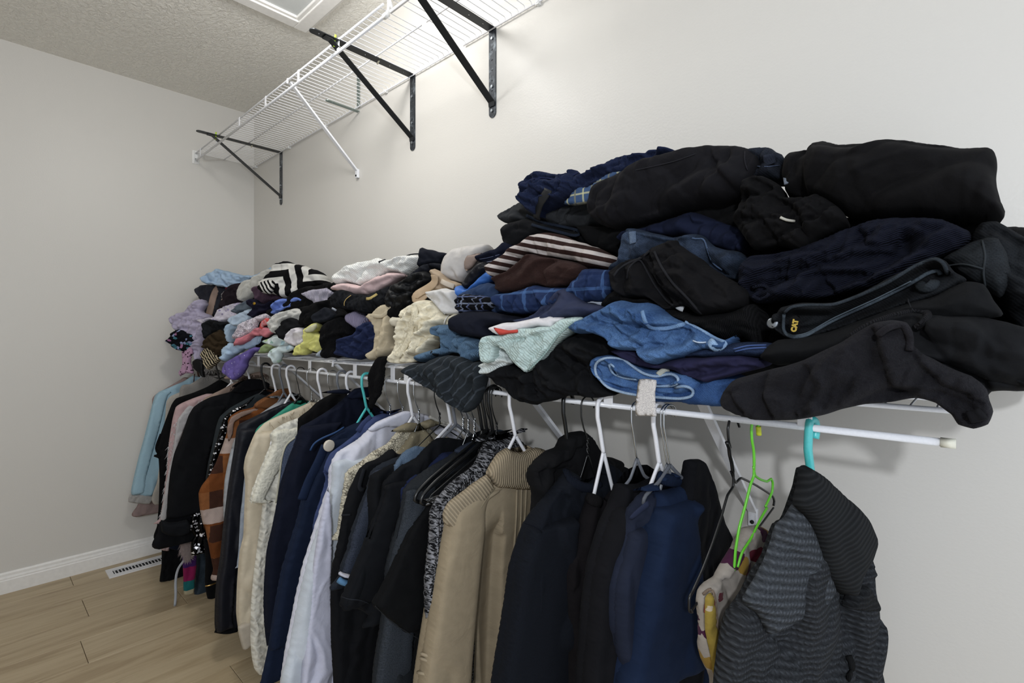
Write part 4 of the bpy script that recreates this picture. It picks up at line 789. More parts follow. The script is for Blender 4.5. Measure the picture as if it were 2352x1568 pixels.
lump('black_cable_sweater', 'black cable sweater with gold embroidered crest under the pink one', 'sweater', M(75,600, 85,530, 130,475, 190,470, 280,505, 390,515, 500,462, 600,420, 680,440, 640,540, 560,620, 480,660, 380,685, 300,650, 200,625, 100,632), -.285, fab('cable', '17191f', sc=1.2, rot=20), T=.035, Tb=.09, R=.035, folds=((15, 13, .010),), k=.5,
     parts=[band('gold_piping', M(248,515, 200,545, 182,590, 190,605), .0018, fab('plain', 'b39552'), th=.0015), band('crest_embroidery', M(378,545, 400,555, 415,535, 440,530, 450,515, 470,505), .0045, fab('plain', 'b8a25c'), th=.0015)])
lump('black_puffer', 'black glossy quilted vest between the cable sweater and the straps', 'vest', M(560,620, 555,560, 600,440, 700,390, 780,335, 900,310, 970,380, 910,440, 830,490, 800,560, 780,600, 700,640, 640,640), -.28, fab('satin', '101217'), T=.03, Tb=.09, R=.03, folds=((10, 22, .010), (60, 30, .007)), k=.5)
lump('navy_hat', 'navy peaked cap fabric standing up behind the white knit', 'hat', M(830,270, 845,200, 838,120, 855,108, 900,122, 1000,145, 1078,152, 1070,190, 1030,240, 960,250, 880,270), -.205, fab('plain', '1b1e2c'), T=.03, Tb=.06, R=.03, folds=((-20, 12, .010),), k=.5)
lump('navy_collar', 'dark slate ruffled collar jacket below the navy cap', 'jacket', M(755,350, 800,300, 860,255, 960,235, 1045,255, 1045,305, 960,290, 900,330, 850,320, 800,380, 740,400), -.235, fab('plain', '22242f'), T=.03, Tb=.07, R=.025, folds=((10, 22, .010),), k=.5)
lump('black_rib_top', 'black ribbed top tucked between khaki and cream clothes', 'top', M(575,690, 590,630, 640,590, 760,560, 800,590, 720,640, 700,700, 640,720, 600,720), -.29, fab('rib', '141416', sc=140), T=.025, Tb=.06, R=.025, k=.5)
lump('cream_glove', 'cream bunched sleeve end beside the khaki trousers', 'sweater', M(580,740, 600,705, 700,705, 720,740, 660,760, 650,790, 600,785), -.325, fab('plain', 'd5cdb8'), T=.02, Tb=.04, R=.02, folds=((-20, 24, .005),), k=.5, name='cream_sweater')
lump('lavender_beanie', 'lavender ribbed knit hat in the middle heap', 'hat', B(1765,770, 1790,730, 1860,715, 1930,740, 1975,780, 1970,830, 1910,900, 1840,890, 1780,830), -.275, fab('rib', 'a59cbd', sc=90), T=.035, Tb=.05, R=.04, folds=((0, 8, .003),), k=.5, name='lavender_hat')
lump('blue_jersey', 'royal navy jersey dress crumpled low in the middle heap', 'dress', B(1685,1020, 1720,975, 1790,950, 1860,930, 1890,870, 1940,825, 2050,815, 2100,880, 2090,1040, 2000,1130, 1900,1180, 1760,1165, 1690,1140), -.305, fab('plain', '232c5a'), T=.035, Tb=.07, R=.03, folds=((40, 24, .014), (-30, 34, .006)), k=.5, name='navy_dress',
     parts=[band('red_tag', B(1975,800, 2000,806), .006, fab('plain', 'b03036'), th=.003)])
lump('black_cardigan', 'black fine knit cardigan slumped beside the yellow top', 'cardigan', B(1530,1130, 1528,1000, 1535,900, 1580,825, 1700,775, 1800,835, 1850,930, 1800,960, 1710,975, 1670,1040, 1700,1155, 1600,1165, 1550,1160), -.315, fab('rib', '17171b', sc=150), T=.04, Tb=.07, R=.04, folds=((70, 14, .012),), k=.5, creases=[(B(1560,1040, 1620,980, 1700,950, 1800,940), .012, .007)])
lump('black_heap', 'black crumpled tops heaped in the middle above the yellow top', 'top', B(1330,860, 1350,760, 1360,690, 1450,650, 1600,615, 1670,700, 1760,760, 1660,850, 1600,930, 1560,960, 1500,960, 1440,860), -.27, blk, T=.04, Tb=.08, R=.035, folds=((60, 18, .014),), k=.5, name='black_blouse', parts=[band('care_tag', B(1620,690, 1660,715), .004, fab('plain', 'b8bdc8'), th=.002, off=.012)])
lump('charcoal_blouse', 'dark charcoal blouse fold on the black heap', 'blouse', B(1430,790, 1470,730, 1540,690, 1600,700, 1640,780, 1560,830, 1470,840), -.30, fab('plain', '242732'), T=.02, Tb=.04, R=.02, folds=((20, 22, .007),), k=.5)
lump('grey_knit', 'soft lilac-grey knit with flared cuff behind the blue top', 'knit', B(1330,575, 1380,540, 1450,518, 1600,502, 1650,545, 1620,600, 1600,650, 1480,665, 1420,612), -.225, fab('rib', 'b5b0c2', sc=70), T=.03, Tb=.07, R=.03, folds=((40, 16, .010),), k=.5)
lump('periwinkle_top', 'periwinkle blue rolled top above the white fuzzy knit', 'top', B(1058,720, 1065,670, 1085,628, 1200,595, 1360,588, 1420,615, 1455,642, 1360,692, 1250,702, 1150,738, 1075,748), -.245, fab('plain', '6280d0'), T=.03, Tb=.07, R=.03, folds=((15, 18, .010),), k=.5, creases=[(B(1080,700, 1150,650, 1280,640, 1400,640), .012, .006)])
lump('chevron_sweater', 'black and white bold zigzag sweater topmost on the far heap', 'sweater', B(945,520, 935,450, 980,430, 1010,385, 1060,310, 1120,262, 1185,242, 1260,270, 1400,308, 1510,352, 1560,420, 1595,490, 1500,505, 1440,525, 1350,562, 1300,595, 1180,590, 1080,562, 990,560), -.185, fab('chevron', '141416', 'cfcdc6', rot=38, sc=1.0), T=.05, Tb=.09, R=.055, folds=((30, 9, .010),), k=.6,
     parts=[flap('striped_sleeve', B(940,500, 935,450, 990,430, 1040,420, 1080,450, 1070,520, 1040,560, 990,552), fab('trim', '161618', 'c9c7c0', rot=60, sc=3.4), T=.02, off=.004, R=.02)])
lump('cream_wool', 'cream thick wool sweater left of the zigzag sweater', 'sweater', B(720,565, 735,520, 760,478, 850,410, 960,368, 1050,320, 1090,350, 1040,420, 1000,480, 940,520, 900,565, 850,605, 790,632, 745,612), -.20, fab('fuzz', 'd3d1c8'), T=.04, Tb=.08, R=.04, folds=((50, 14, .012),), k=.6)
lump('mauve_velvet', 'mauve velvet top crushed under the zigzag sweater', 'top', B(882,560, 888,485, 950,490, 1010,545, 1100,560, 1190,595, 1100,622, 1060,632, 960,645, 900,622), -.235, fab('fuzz', '594053'), T=.03, Tb=.06, R=.025, folds=((60, 22, .010),), k=.55)
lump('sky_sweatshirt', 'pale sky blue folded sweatshirt at the far top left', 'sweatshirt', B(395,430, 400,410, 440,380, 480,345, 530,322, 600,330, 700,355, 800,375, 880,380, 960,350, 1050,300, 1070,330, 1000,380, 900,430, 800,480, 740,500, 640,505, 600,480, 500,475, 430,470), -.20, fab('plain', 'a3bfdb'), T=.035, Tb=.08, R=.03, folds=((-20, 14, .010), (20, 26, .005)), k=.6, creases=[(B(430,460, 520,420, 580,370, 590,345), .012, .006), (B(580,380, 620,450, 650,490), .010, .006)])
lump('grey_velour', 'dark grey velour dress with pink-beige strap at the far left', 'dress', B(325,512, 350,490, 400,470, 520,462, 600,488, 640,520, 620,600, 600,650, 560,710, 500,765, 430,785, 375,775, 370,705, 395,640, 365,600, 345,560), -.265, fab('plain', '3a3b45'), T=.035, Tb=.07, R=.035, folds=((70, 16, .010),), k=.6,
     parts=[band('beige_strap', B(560,475, 520,520, 495,580, 480,650, 465,710, 445,775), .018, fab('plain', 'b09484'), th=.004, off=.004)])
lump('red_top', 'deep red top glimpsed under the sky blue sweatshirt', 'top', B(605,520, 620,500, 720,500, 745,560, 740,590, 690,570, 640,545), -.235, fab('plain', '6e1428'), T=.02, Tb=.05, R=.02, k=.6)
lump('beaded_top', 'grey-beige beaded top beside the grey velour dress', 'top', B(580,600, 585,550, 620,530, 680,560, 740,590, 760,630, 700,665, 650,668, 600,640), -.25, fab('speck', '8b8584', 'e8e4dc'), T=.025, Tb=.05, R=.022, folds=((20, 20, .007),), k=.6, parts=[band('beige_strap', B(575,605, 620,640, 690,655), .006, fab('plain', 'a68b7c'), th=.003)])
lump('lavender_heap', 'pale lavender knit hanging off the far left of the shelf', 'knit', B(100,800, 120,760, 180,730, 240,718, 290,670, 340,620, 395,600, 400,660, 380,720, 440,760, 470,780, 420,830, 420,900, 440,1000, 405,1070, 405,1160, 360,1190, 330,1170, 312,1080, 315,960, 230,925, 160,900, 120,860), -.385, fab('heather', 'bdb5cd', 'a9a0bd'), T=.035, Tb=.05, R=.03, folds=((60, 18, .012), (20, 30, .005)), k=.5, hang=True)
lump('blue_slate_top', 'slate grey and teal top fold in the far heap', 'top', B(675,730, 690,700, 760,650, 830,610, 900,625, 880,690, 820,740, 740,745), -.27, fab('plain', '596470'), T=.025, Tb=.06, R=.025, k=.55)
lump('navy_plum_top', 'navy and plum top with gold button in the far heap', 'top', B(820,660, 850,600, 900,600, 960,640, 1060,625, 1080,640, 1050,690, 980,740, 900,780, 860,775, 820,750, 870,700), -.275, fab('plain', '1f1c36'), T=.028, Tb=.06, R=.025, folds=((40, 22, .010),), k=.55, parts=[disc('gold_button', 370 + 885 * .24237, 540 + 647 * .24237, .006, solid('gold', 'c9a23f', .3, 1))])
lump('printed_pyjama', 'white pyjama top with lilac squiggle print in the far heap', 'pyjama top', B(345,800, 400,785, 470,780, 510,760, 560,700, 650,652, 720,640, 775,645, 845,690, 800,740, 740,775, 660,805, 560,835, 470,800, 390,835), -.31, fab('print', 'cdc6d4', '8a7fa6', sc=2.2, c3='9c93b4'), T=.025, Tb=.06, R=.022, folds=((25, 20, .009),), k=.55)
lump('pale_blue_tee', 'pale blue tee crumpled centre of the far heap', 'tee', B(640,800, 700,760, 820,700, 900,690, 1000,650, 1060,680, 1060,730, 940,760, 860,800, 780,850, 700,860), -.295, fab('plain', 'b2c6da'), T=.025, Tb=.06, R=.022, folds=((30, 24, .009),), k=.55)
lump('sky_blouse', 'light sky blouse showing under white lace in the far heap', 'blouse', B(608,880, 640,850, 700,825, 780,820, 760,870, 700,920, 690,985, 660,1030, 625,1010, 620,950), -.325, fab('plain', 'a9c3dc'), T=.025, Tb=.05, R=.022, folds=((60, 20, .007),), k=.5)
lump('white_lace_top', 'white-pink lace top in the far heap', 'top', B(690,975, 710,930, 745,880, 820,800, 940,755, 1050,738, 1080,780, 1040,800, 950,830, 880,930, 820,950, 760,965), -.335, fab('lace', 'dcd2dc', '8d8497', sc=1.5), T=.025, Tb=.05, R=.022, folds=((40, 24, .010),), k=.5)
lump('coral_top', 'coral pink top spilling through the far heap', 'top', B(675,1055, 700,1020, 740,965, 860,905, 900,880, 1030,875, 1075,900, 1060,930, 1010,965, 940,945, 860,970, 800,1005, 730,1045), -.345, fab('plain', 'cf7480'), T=.02, Tb=.05, R=.02, folds=((30, 22, .008),), k=.5,
     parts=[flap('red_print', B(930,880, 950,820, 1000,780, 1045,800, 1030,850, 980,860, 965,895), fab('floral', 'd0433f', 'c88084', sc=2.4), T=.010, off=.008)])
lump('white_fuzzy', 'ivory fuzzy knit with dark edge in the far heap', 'knit', B(1020,860, 1040,800, 1080,760, 1150,725, 1280,698, 1340,725, 1360,780, 1350,860, 1300,870, 1280,800, 1200,800, 1150,880, 1090,930, 1050,905), -.315, fab('fuzz', 'dad8d0'), T=.028, Tb=.05, R=.025, folds=((30, 18, .010),), k=.5)
lump('black_sock', 'black leggings leg curling below the ivory knit', 'leggings', B(1100,925, 1120,880, 1180,800, 1250,778, 1320,830, 1345,870, 1290,885, 1230,920, 1205,995, 1150,985), -.335, blk2, T=.03, Tb=.04, R=.028, k=.5)
lump('black_denim_jacket', 'black denim jacket sleeve above the brown fur collar', 'jacket', B(400,840, 440,810, 500,802, 600,830, 720,820, 660,850, 625,880, 640,960, 620,1000, 560,930, 500,920, 460,960, 430,990, 415,920), -.325, fab('denim', '17181c', '26292f'), T=.03, Tb=.05, R=.025, k=.5)
lump('brown_suede', 'olive brown suede hat brim in the lower far heap', 'hat', B(395,1060, 430,1000, 460,960, 510,920, 570,902, 620,955, 658,1045, 630,1110, 590,1140, 530,1145, 490,1090, 440,1070), -.345, fab('plain', '40321f'), T=.03, Tb=.04, R=.03, k=.5, hang=True)
lump('gold_stripe_scarf', 'black and gold striped scarf hanging over the rod, far left', 'scarf', B(385,1130, 420,1060, 500,1065, 560,1130, 575,1160, 540,1200, 500,1240, 460,1272, 430,1250, 405,1190), -.36, fab('trim', '191611', 'bfae8c', rot=70, sc=5), T=.018, Tb=.02, R=.016, folds=((70, 24, .006),), k=.5, hang=True)
lump('floral_scarf', 'black scarf with teal and pink flowers hanging at the far left end', 'scarf', B(75,1000, 90,960, 110,925, 160,888, 240,915, 310,955, 312,1010, 290,1060, 240,1100, 180,1095, 130,1050), -.425, fab('floral', '12131f', '3f7f92', sc=2.0, c3='9b6c90', c4='8d94b8'), T=.025, Tb=.03, R=.022, folds=((30, 24, .009),), k=.5, hang=True)
lump('pink_feather_pyjama', 'pink top with black leaf print dangling at the far left end', 'top', B(195,1100, 240,1060, 285,1050, 292,1110, 280,1200, 290,1260, 300,1312, 240,1300, 190,1345, 175,1310, 195,1230, 205,1150), -.41, fab('print', 'b98fae', '33202c', sc=3), T=.015, Tb=.015, R=.012, folds=((80, 22, .005),), k=.5, hang=True, name='pink_printed_top')
lump('black_belt', 'shiny black bag strap looped at the far left under the lavender knit', 'strap', B(300,1195, 320,1170, 380,1185, 405,1240, 412,1340, 390,1352, 350,1300, 310,1260), -.37, fab('satin', '0f1012'), T=.012, Tb=.012, R=.01, folds=(), k=.5, hang=True)
lump('baby_blue_flat', 'baby blue flat garment below the coral top', 'top', B(575,1160, 590,1090, 640,1010, 740,1020, 830,980, 900,958, 985,940, 970,1000, 930,1045, 800,1080, 700,1130, 620,1190), -.355, fab('plain', 'a9c4de'), T=.02, Tb=.04, R=.018, folds=((25, 18, .007),), k=.45, hang=True)
lump('purple_sparkle', 'purple sparkly felt sleeve drooping over the rod, far left', 'sweater', B(590,1300, 592,1240, 620,1195, 700,1145, 800,1100, 890,1058, 935,1058, 930,1090, 880,1120, 830,1190, 790,1260, 745,1340, 715,1382, 680,1375, 640,1340), -.375, fab('speck', '6a5aa6', 'd8d4ee', sc=1.2), T=.025, Tb=.025, R=.022, folds=((50, 14, .007),), k=.45, hang=True)
lump('green_hem', 'olive green top hem under the mint floral top', 'top', B(915,1122, 950,1070, 990,1035, 1085,1030, 1095,1065, 1040,1090, 990,1122), -.325, fab('plain', '8ea26c'), T=.018, Tb=.05, R=.016, k=.5)
lump('mint_floral', 'white top with mint leaf print low in the far heap', 'top', B(955,1020, 990,985, 1060,955, 1150,955, 1215,1020, 1215,1060, 1150,1065, 1090,1050, 1010,1040), -.335, fab('floral', 'd8e4e2', '8fb5a8', sc=1.5, c3='a2bcc2', c4='9db48a'), T=.022, Tb=.05, R=.02, k=.5)
lump('pale_mint_top', 'pale mint floral blouse tail hanging through the shelf edge', 'blouse', B(1015,1120, 1040,1085, 1120,1055, 1230,1038, 1258,1080, 1200,1110, 1140,1130, 1118,1200, 1080,1220, 1062,1180, 1030,1150), -.35, fab('floral', 'cfe0e2', '8fb5ad', sc=1.5, c3='a5bac4', c4='a9c3b4'), T=.015, Tb=.02, R=.014, k=.5, hang=True)
lump('lilac_white_top', 'off-white lilac top crumpled beside the yellow top', 'top', B(1205,1000, 1225,930, 1270,882, 1345,885, 1375,960, 1375,1035, 1310,1055, 1240,1045), -.335, fab('plain', 'd8d2d8'), T=.028, Tb=.05, R=.025, folds=((60, 26, .010),), k=.5)
lump('yellow_top', 'lemon yellow top with eyelet collar on the shelf edge', 'top', B(1248,1132, 1265,1080, 1300,1030, 1370,1000, 1350,905, 1400,870, 1475,828, 1495,880, 1462,920, 1530,962, 1530,1060, 1500,1105, 1440,1100, 1400,1080, 1385,1142, 1300,1135), -.335, fab('plain', 'dedb70'), T=.025, Tb=.05, R=.022, folds=((60, 22, .010),), k=.5,
     parts=[flap('white_collar', B(1355,905, 1400,865, 1470,835, 1480,870, 1440,915, 1380,925), fab('plain', 'c6c49c'), T=.008, off=.006), disc('brass_ring', 370 + 1415 * .24237, 540 + 888 * .24237, .006, solid('brass', 'a98e45', .3, 1))])
lump('grey_sock', 'pale grey sock end at the foot of the yellow top', 'sock', B(1470,1150, 1490,1110, 1530,1085, 1545,1130, 1530,1165, 1490,1165), -.33, fab('plain', '9aa4b0'), T=.015, Tb=.03, R=.014, k=.5)
# care tag hanging from the rolled jeans
e, o, org = ITEMS['rolled_jeans']
pl = Plane(at_y(1480, -.385), -.385, 5)
q = [pl.hit(*p) for p in F(1535,478, 1645,483, 1638,560, 1640,640, 1646,716, 1580,714, 1513,712, 1512,640, 1520,560)]
oo = puff(pl, q, .0006, .0006, .002, .005, ((0, 10, .0015),), clamp=None, edge=.004)
lab = NT('care_label'); uv = lab.uv(0, 1); sx = lab.n('ShaderNodeSeparateXYZ', {0: uv})
row = lab.math('FRACT', lab.math('MULTIPLY', sx.outputs[1], 420.0)); tx = lab.n('ShaderNodeTexNoise', {0: uv, 'Scale': 700, 'Detail': 0}).outputs[0]
ink = lab.math('MULTIPLY', lab.math('GREATER_THAN', row, .55), lab.math('GREATER_THAN', tx, .47)); lab.set('Base Color', lab.mix(lab.math('MULTIPLY', ink, .7), srgb('cfcac6'), srgb('77757a'))); lab.set('Roughness', .8)
c = mesh_obj('care_tag', oo.v, oo.f, lab.m, org, None, oo.uv); c.parent = e; c.location = (0, 0, 0); c['label'] = 'white printed care tag'
# yellow lettering on the label inside the black jeans
e, o, org = ITEMS['cat_jeans']
tp = Plane(at_y(1826, -.372), -.372, 8)
q = [tp.hit(*p) for p in E(252,920, 305,905, 306,985, 262,1002)]
oo = puff(tp, q, .0008, .0008, .002, .004, (), clamp=None); c = mesh_obj('brand_label', oo.v, oo.f, fab('plain', '101012'), org, None, oo.uv); c.parent = e; c.location = (0, 0, 0)
tc_ = bpy.data.curves.new('lettering', 'FONT'); tc_.body = 'CAT'; tc_.size = .0085; tc_.extrude = .0004; tc_.align_x = 'CENTER'; tc_.align_y = 'CENTER'; tc_.offset = .0007
to = bpy.data.objects.new('lettering', tc_); me = bpy.data.meshes.new_from_object(to); bpy.data.objects.remove(to)
u_, v_ = tp.hit(*E(282, 958)[0]); ctr = tp.world(u_, v_, .0016); X_ = tp.u; Z_ = Vector((0, 0, 1)); a = R_(80)
for vv in me.vertices: x, y, z = vv.co; x2 = x * math.cos(a) - y * math.sin(a); y2 = x * math.sin(a) + y * math.cos(a); vv.co = ctr + X_ * x2 + Z_ * y2 + tp.n * z - Vector(org)
me.materials.clear(); me.materials.append(fab('plain', 'c9a92c')); c = bpy.data.objects.new('lettering', me); COL.objects.link(c); c.parent = e
# ------------------------------------------------------------------ hangers
HK = {}
HC = {'white': solid('white_hanger_plastic', 'e6e6ea', .32), 'grey': solid('grey_hanger_plastic', '6c6f75', .35), 'black': solid('black_hanger_plastic', '0f1011', .3),
      'silver': solid('chrome_wire', 'c4c8cc', .18, 1), 'teal': solid('teal_hanger_plastic', '4fc0c0', .25, coat=.3), 'brown': solid('brown_wood', '5a3a2c', .5), 'ash': solid('ash_velvet_hanger', '55585f', .8)}
def hook_pts(r=.019, drop=.098, top=.0055, lean=.0):
    cz = top - r + .001; pts = []
    for k in range(13):
        a = R_(-25 + k * 205 / 12); pts.append((0, r * math.cos(a), cz + r * math.sin(a)))
    pts += [(0, -r * .98, cz - .022), (0, -r * .62, cz - .045), (0, -.003, -drop + .012), (0, 0, -drop)]
    return pts
def arms_along(fr):
    """hanger arms that run just inside the garment's shoulder line; returns local (s, z) points to the tip"""
    q = [(s_, z) for s_, z in fr if s_ < -.005]; out = []
    top = 1.0112 - .100
    for k, (s_, z) in enumerate(q):
        if k and q[k][1] < q[k - 1][1] and abs(q[k][1] - q[k - 1][1]) > 1.5 * abs(q[k][0] - q[k - 1][0]): break
        if s_ < -.215: break
        out.append((s_ + .010, min(z, top) - .018))
    if len(out) < 2: out = [(-.04, top - .03), (-.19, top - .11)]
    out = [(s_, z) for s_, z in out if s_ < -.02] or [(-.1, top - .06)]
    return out
def hanger(hx, kind, label, rot=0, group=None, hook_rot=0, dz=0, arm=None):
    """kinds: plastic colours are one thick tube; 'silver'/'wire' ones have a thin metal hook over a slim frame"""
    X = rod_x(hx); key = kind
    e = empty('clothes_hanger', (X, -.305, 1.0112 + dz), label, 'hanger', group); e.rotation_euler = (0, 0, R_(-rot))
    if key not in HK:
        col, typ = kind.split('_'); m = HC[col]; parts = []
        if typ == 'tube':
            rr = .0042; mb = MB(); mb.tube(csm(hook_pts(.017, .100, .0045 + rr), .006), rr, 12); parts.append((mb.obj('hook', m)))
            for s_ in (-1, 1):
                parts.append(MB().tube(csm([(0, 0, -.098), (0, s_ * .03, -.114), (0, s_ * .17, -.178), (0, s_ * .205, -.200), (0, s_ * .212, -.214), (0, s_ * .20, -.222)], .008), rr, 10, .0034, (1, 0, 0)).obj('shoulder_arm', m))
            parts.append(MB().tube([(0, -.202, -.222), (0, .202, -.222)], rr * .85, 10).obj('bottom_bar', m))
        elif typ == 'slim':
            hm = HC['silver'] if col in ('grey', 'ash', 'white') else m
            parts.append(MB().tube(csm(hook_pts(.016, .100, .0065), .005), .0015, 8).obj('hook', hm))
            for s_ in (-1, 1):
                parts.append(MB().tube(csm([(0, 0, -.085), (0, s_ * .004, -.105), (0, s_ * .03, -.122), (0, s_ * .17, -.186), (0, s_ * .21, -.210)], .008), .0042, 8, .0022, (1, 0, 0)).obj('shoulder_arm', m))
            parts.append(MB().tube([(0, -.208, -.211), (0, .208, -.211)], .003, 8).obj('bottom_bar', m))
        else:  # twisted wire
            parts.append(MB().tube(csm(hook_pts(.018, .085, .007), .005), .0016, 8).obj('hook', m))
            tw = MB()
            for ph in (0, math.pi): tw.tube([(math.cos(ph + k * .9) * .0018, math.sin(ph + k * .9) * .0018, -.075 - k * .0032) for k in range(12)], .0014, 6)
            parts.append(tw.obj('twist', m))
            for s_ in (-1, 1): parts.append(MB().tube(csm([(0, 0, -.110), (0, s_ * .03, -.128), (0, s_ * .195, -.202), (0, s_ * .20, -.215), (0, s_ * .19, -.220)], .008), .0016, 8).obj('shoulder_wire', m))
            parts.append(MB().tube([(0, -.192, -.220), (0, .192, -.220)], .0016, 8).obj('bottom_wire', m))
        HK[key] = parts
        for p in parts: p.parent = e
    else:
        for p in HK[key]:
            if arm and 'hook' not in p.name and 'twist' not in p.name: continue
            c = p.copy(); COL.objects.link(c); c.parent = e
    if arm:
        col, typ = kind.split('_'); rr = {'tube': .0042, 'slim': .0036, 'wire': .0016}[typ]; m = HC[col]; z0 = {'tube': -.098, 'slim': -.100, 'wire': -.108}[typ]
        for ch in list(e.children):
            if 'hook' not in ch.name and 'twist' not in ch.name: ch.parent = None; HKK.append(ch); COL.objects.unlink(ch)
        pts = [(abs(s_), z - 1.0112) for s_, z in arm]; tip = pts[-1]
        for s_ in (-1, 1):
            MB().tube(csm([(0, 0, z0)] + [(0, s_ * min(x, .262), z) for x, z in pts] + [(0, s_ * min(tip[0] + .006, .266), tip[1] - .012), (0, s_ * min(tip[0] - .006, .25), tip[1] - .02)], .008), rr, 8, rr * .8, (1, 0, 0)).obj('shoulder_arm', m, (0, 0, 0), e)
        MB().tube([(0, -min(tip[0], .258) + .008, tip[1] - .02), (0, min(tip[0], .258) - .008, tip[1] - .02)], rr * .85, 8).obj('bottom_bar', m, (0, 0, 0), e)
    return e
HKK = []

# ------------------------------------------------------------------ hanging garments
HZ = .30
def garment(name, label, cat, hook, front, mat, hem=None, rot=0, T=.017, Tb=.014, folds=((90, 11, .013), (84, 26, .004)), back=None, sleeve=None, parts=(), R=.02, step=None, hang_=None, smat=None, creases=(), back_limit=.275, dx=0, poly_raw=None):
    """front: traced edge from neck down the shoulder and sleeve; the other half mirrors it towards the wall"""
    X = rod_x(hook) + dx; pl = Plane(X, -.305, 90 - rot); dist = (Vector((X, -.305, 1)) - CAM).length
    st = (step or min(max(4.2 / FPX * dist, .0036), .008)) * 1.15
    if poly_raw: poly = [pl.hit(*p) for p in poly_raw]
    else:
        fr = [pl.hit(*p) for p in front]
        if hem is not None: fr.append((fr[-1][0] + .004, hem))
        bk = [(min(-s_, back_limit), z) for s_, z in fr]
        poly = [(0, fr[0][1] - .012)] + fr + bk[::-1]
    fl = [(a, f, m_) for a, f, m_ in folds]
    o = puff(pl, poly, T, Tb, R, st, fl, creases, clamp=False, edge=.010, calm=True)
    org = (X, -.305, min(p[1] for p in poly))
    parts = list(parts)
    if sleeve:
        i0, i1, w0, w1 = sleeve[:4]; extra = sleeve[4] if len(sleeve) > 4 else 0.0
        e0 = front[i0:i1]
        def sl(o, e, og):
            q = [pl.hit(*p) for p in e0]; n = len(q); inner = []
            for k, (s_, z) in enumerate(q): inner.append((s_ + w0 + (w1 - w0) * k / max(1, n - 1), z - (.0 if k else -.0)))
            pp = o.plane.p + o.plane.n * (T * .75 + extra); p2 = Plane(pp.x, pp.y, 0); p2.u = pl.u; p2.n = pl.n
            q2 = [(s_, z) for s_, z in q]; oo = puff(p2, q2 + inner[::-1], T * .85, T * .9, .02, st, [(89, 9, .009)], clamp=False, edge=.008, calm=True)
            ob = mesh_obj('sleeve', oo.v, oo.f, smat or mat, og, None, oo.uv); ob.parent = e; ob.location = (0, 0, 0); o.last = oo
        parts = [sl] + parts
    if parts:
        e = empty(name, org, label, cat); mesh_obj('body', o.v, o.f, mat, org, e, o.uv)
        for p in parts: p(o, e, org)
    else: e = mesh_obj(name, o.v, o.f, mat, org, None, o.uv); tag(e, label, cat)
    if hang_: hanger(hook, hang_, hang_ and ('%s hanger carrying the %s' % ({'white_tube': 'white plastic', 'grey_tube': 'grey plastic', 'black_tube': 'black plastic', 'grey_slim': 'grey slim chrome-hooked', 'ash_slim': 'grey slim chrome-hooked', 'black_slim': 'black slim', 'black_wire': 'black twisted wire', 'silver_wire': 'thin chrome wire', 'teal_tube': 'teal plastic', 'white_slim': 'white slim chrome-hooked', 'brown_tube': 'brown wooden'}[hang_], ' '.join(label.split()[:7]))), rot, arm=arms_along(fr) if front else [(-.03, .885), (-.06, .87)])
    ITEMS[name + str(hook)] = (e, o, org); return o
G = garment
G('dusty_pink_blouse', 'dusty pink top at the far end with pale pink tail', 'top', 457, H1(560,180, 530,200, 430,260, 310,330, 272,380, 280,600, 240,1000, 180,1250, 140,1330, 130,1440), fab('plain', 'a08884'), hem=None, hang_='brown_tube', T=.01, Tb=.01)
G('suede_jacket', 'light blue suede jacket with white shearling cuff, far end', 'jacket', 463, H1(640,165, 560,215, 450,262, 335,312, 295,352, 272,430, 240,560, 200,720, 150,900, 105,1090, 85,1235, 270,1250, 335,1100, 335,1250), fab('heather', '8fb7cc', 'a5c8d8'), T=.018, hang_='white_tube', sleeve=(3, 11, .055, .05),
  parts=[flap('shearling_cuff', H1(72,1238, 180,1232, 280,1250, 275,1285, 245,1322, 150,1318, 60,1302), fab('fuzz', 'b9b6b2'), T=.012, off=.002, R=.012, folds=((40, 40, .003),)), band('brown_collar_edge', H1(655,150, 650,190, 645,240), .003, fab('plain', '5b3324'), th=.002)])
G('cream_knit', 'cream knit with grey swirl print behind the light blue jacket', 'knit', 475, H1(830,150, 740,220, 640,270, 560,300, 440,350, 400,400, 392,520, 375,700, 350,900, 320,1100, 300,1330), fab('fuzz', 'c4bdb2'), hang_='white_tube', T=.014)
G('ruffled_top', 'black top with small ruffles and tie near the far end', 'top', 505, H1(970,160, 880,200, 760,270, 640,320, 490,370, 445,430, 395,560, 345,700, 320,790, 298,830, 320,860, 300,890, 330,915, 338,1100, 330,1350, 318,1500, 335,1660), blk, hang_='black_tube', T=.014,
  parts=[band('ruffle', H1(350,690, 310,790, 300,850, 330,870), .004, blk, th=.003), band('tie', H1(292,885, 320,895, 345,905), .005, blk, th=.004)])
G('fringed_top', 'pink and white fringed knit next to the ruffled black top', 'knit', 532, H1(830,330, 760,330, 640,370, 540,412, 485,450, 455,560, 425,750, 405,1000, 375,1250, 342,1450, 330,1500), fab('plain', 'bf9f9f'), hang_='white_tube', T=.014,
  parts=[flap('white_fringe_panel', H1(820,350, 700,400, 600,440, 560,480, 500,560, 470,760, 440,950, 400,1120, 375,1290, 345,1460, 400,1460, 430,1200, 470,900, 560,640, 640,480, 830,380), fab('fuzz', 'c9c7c9'), T=.01, off=.002),
         tufts('white_fringe', 900, .022, fab('fuzz', 'cfcdce'), 3, H1(820,340, 600,430, 470,590, 420,760, 380,1120, 340,1460, 410,1460, 560,700, 660,460, 830,390))])
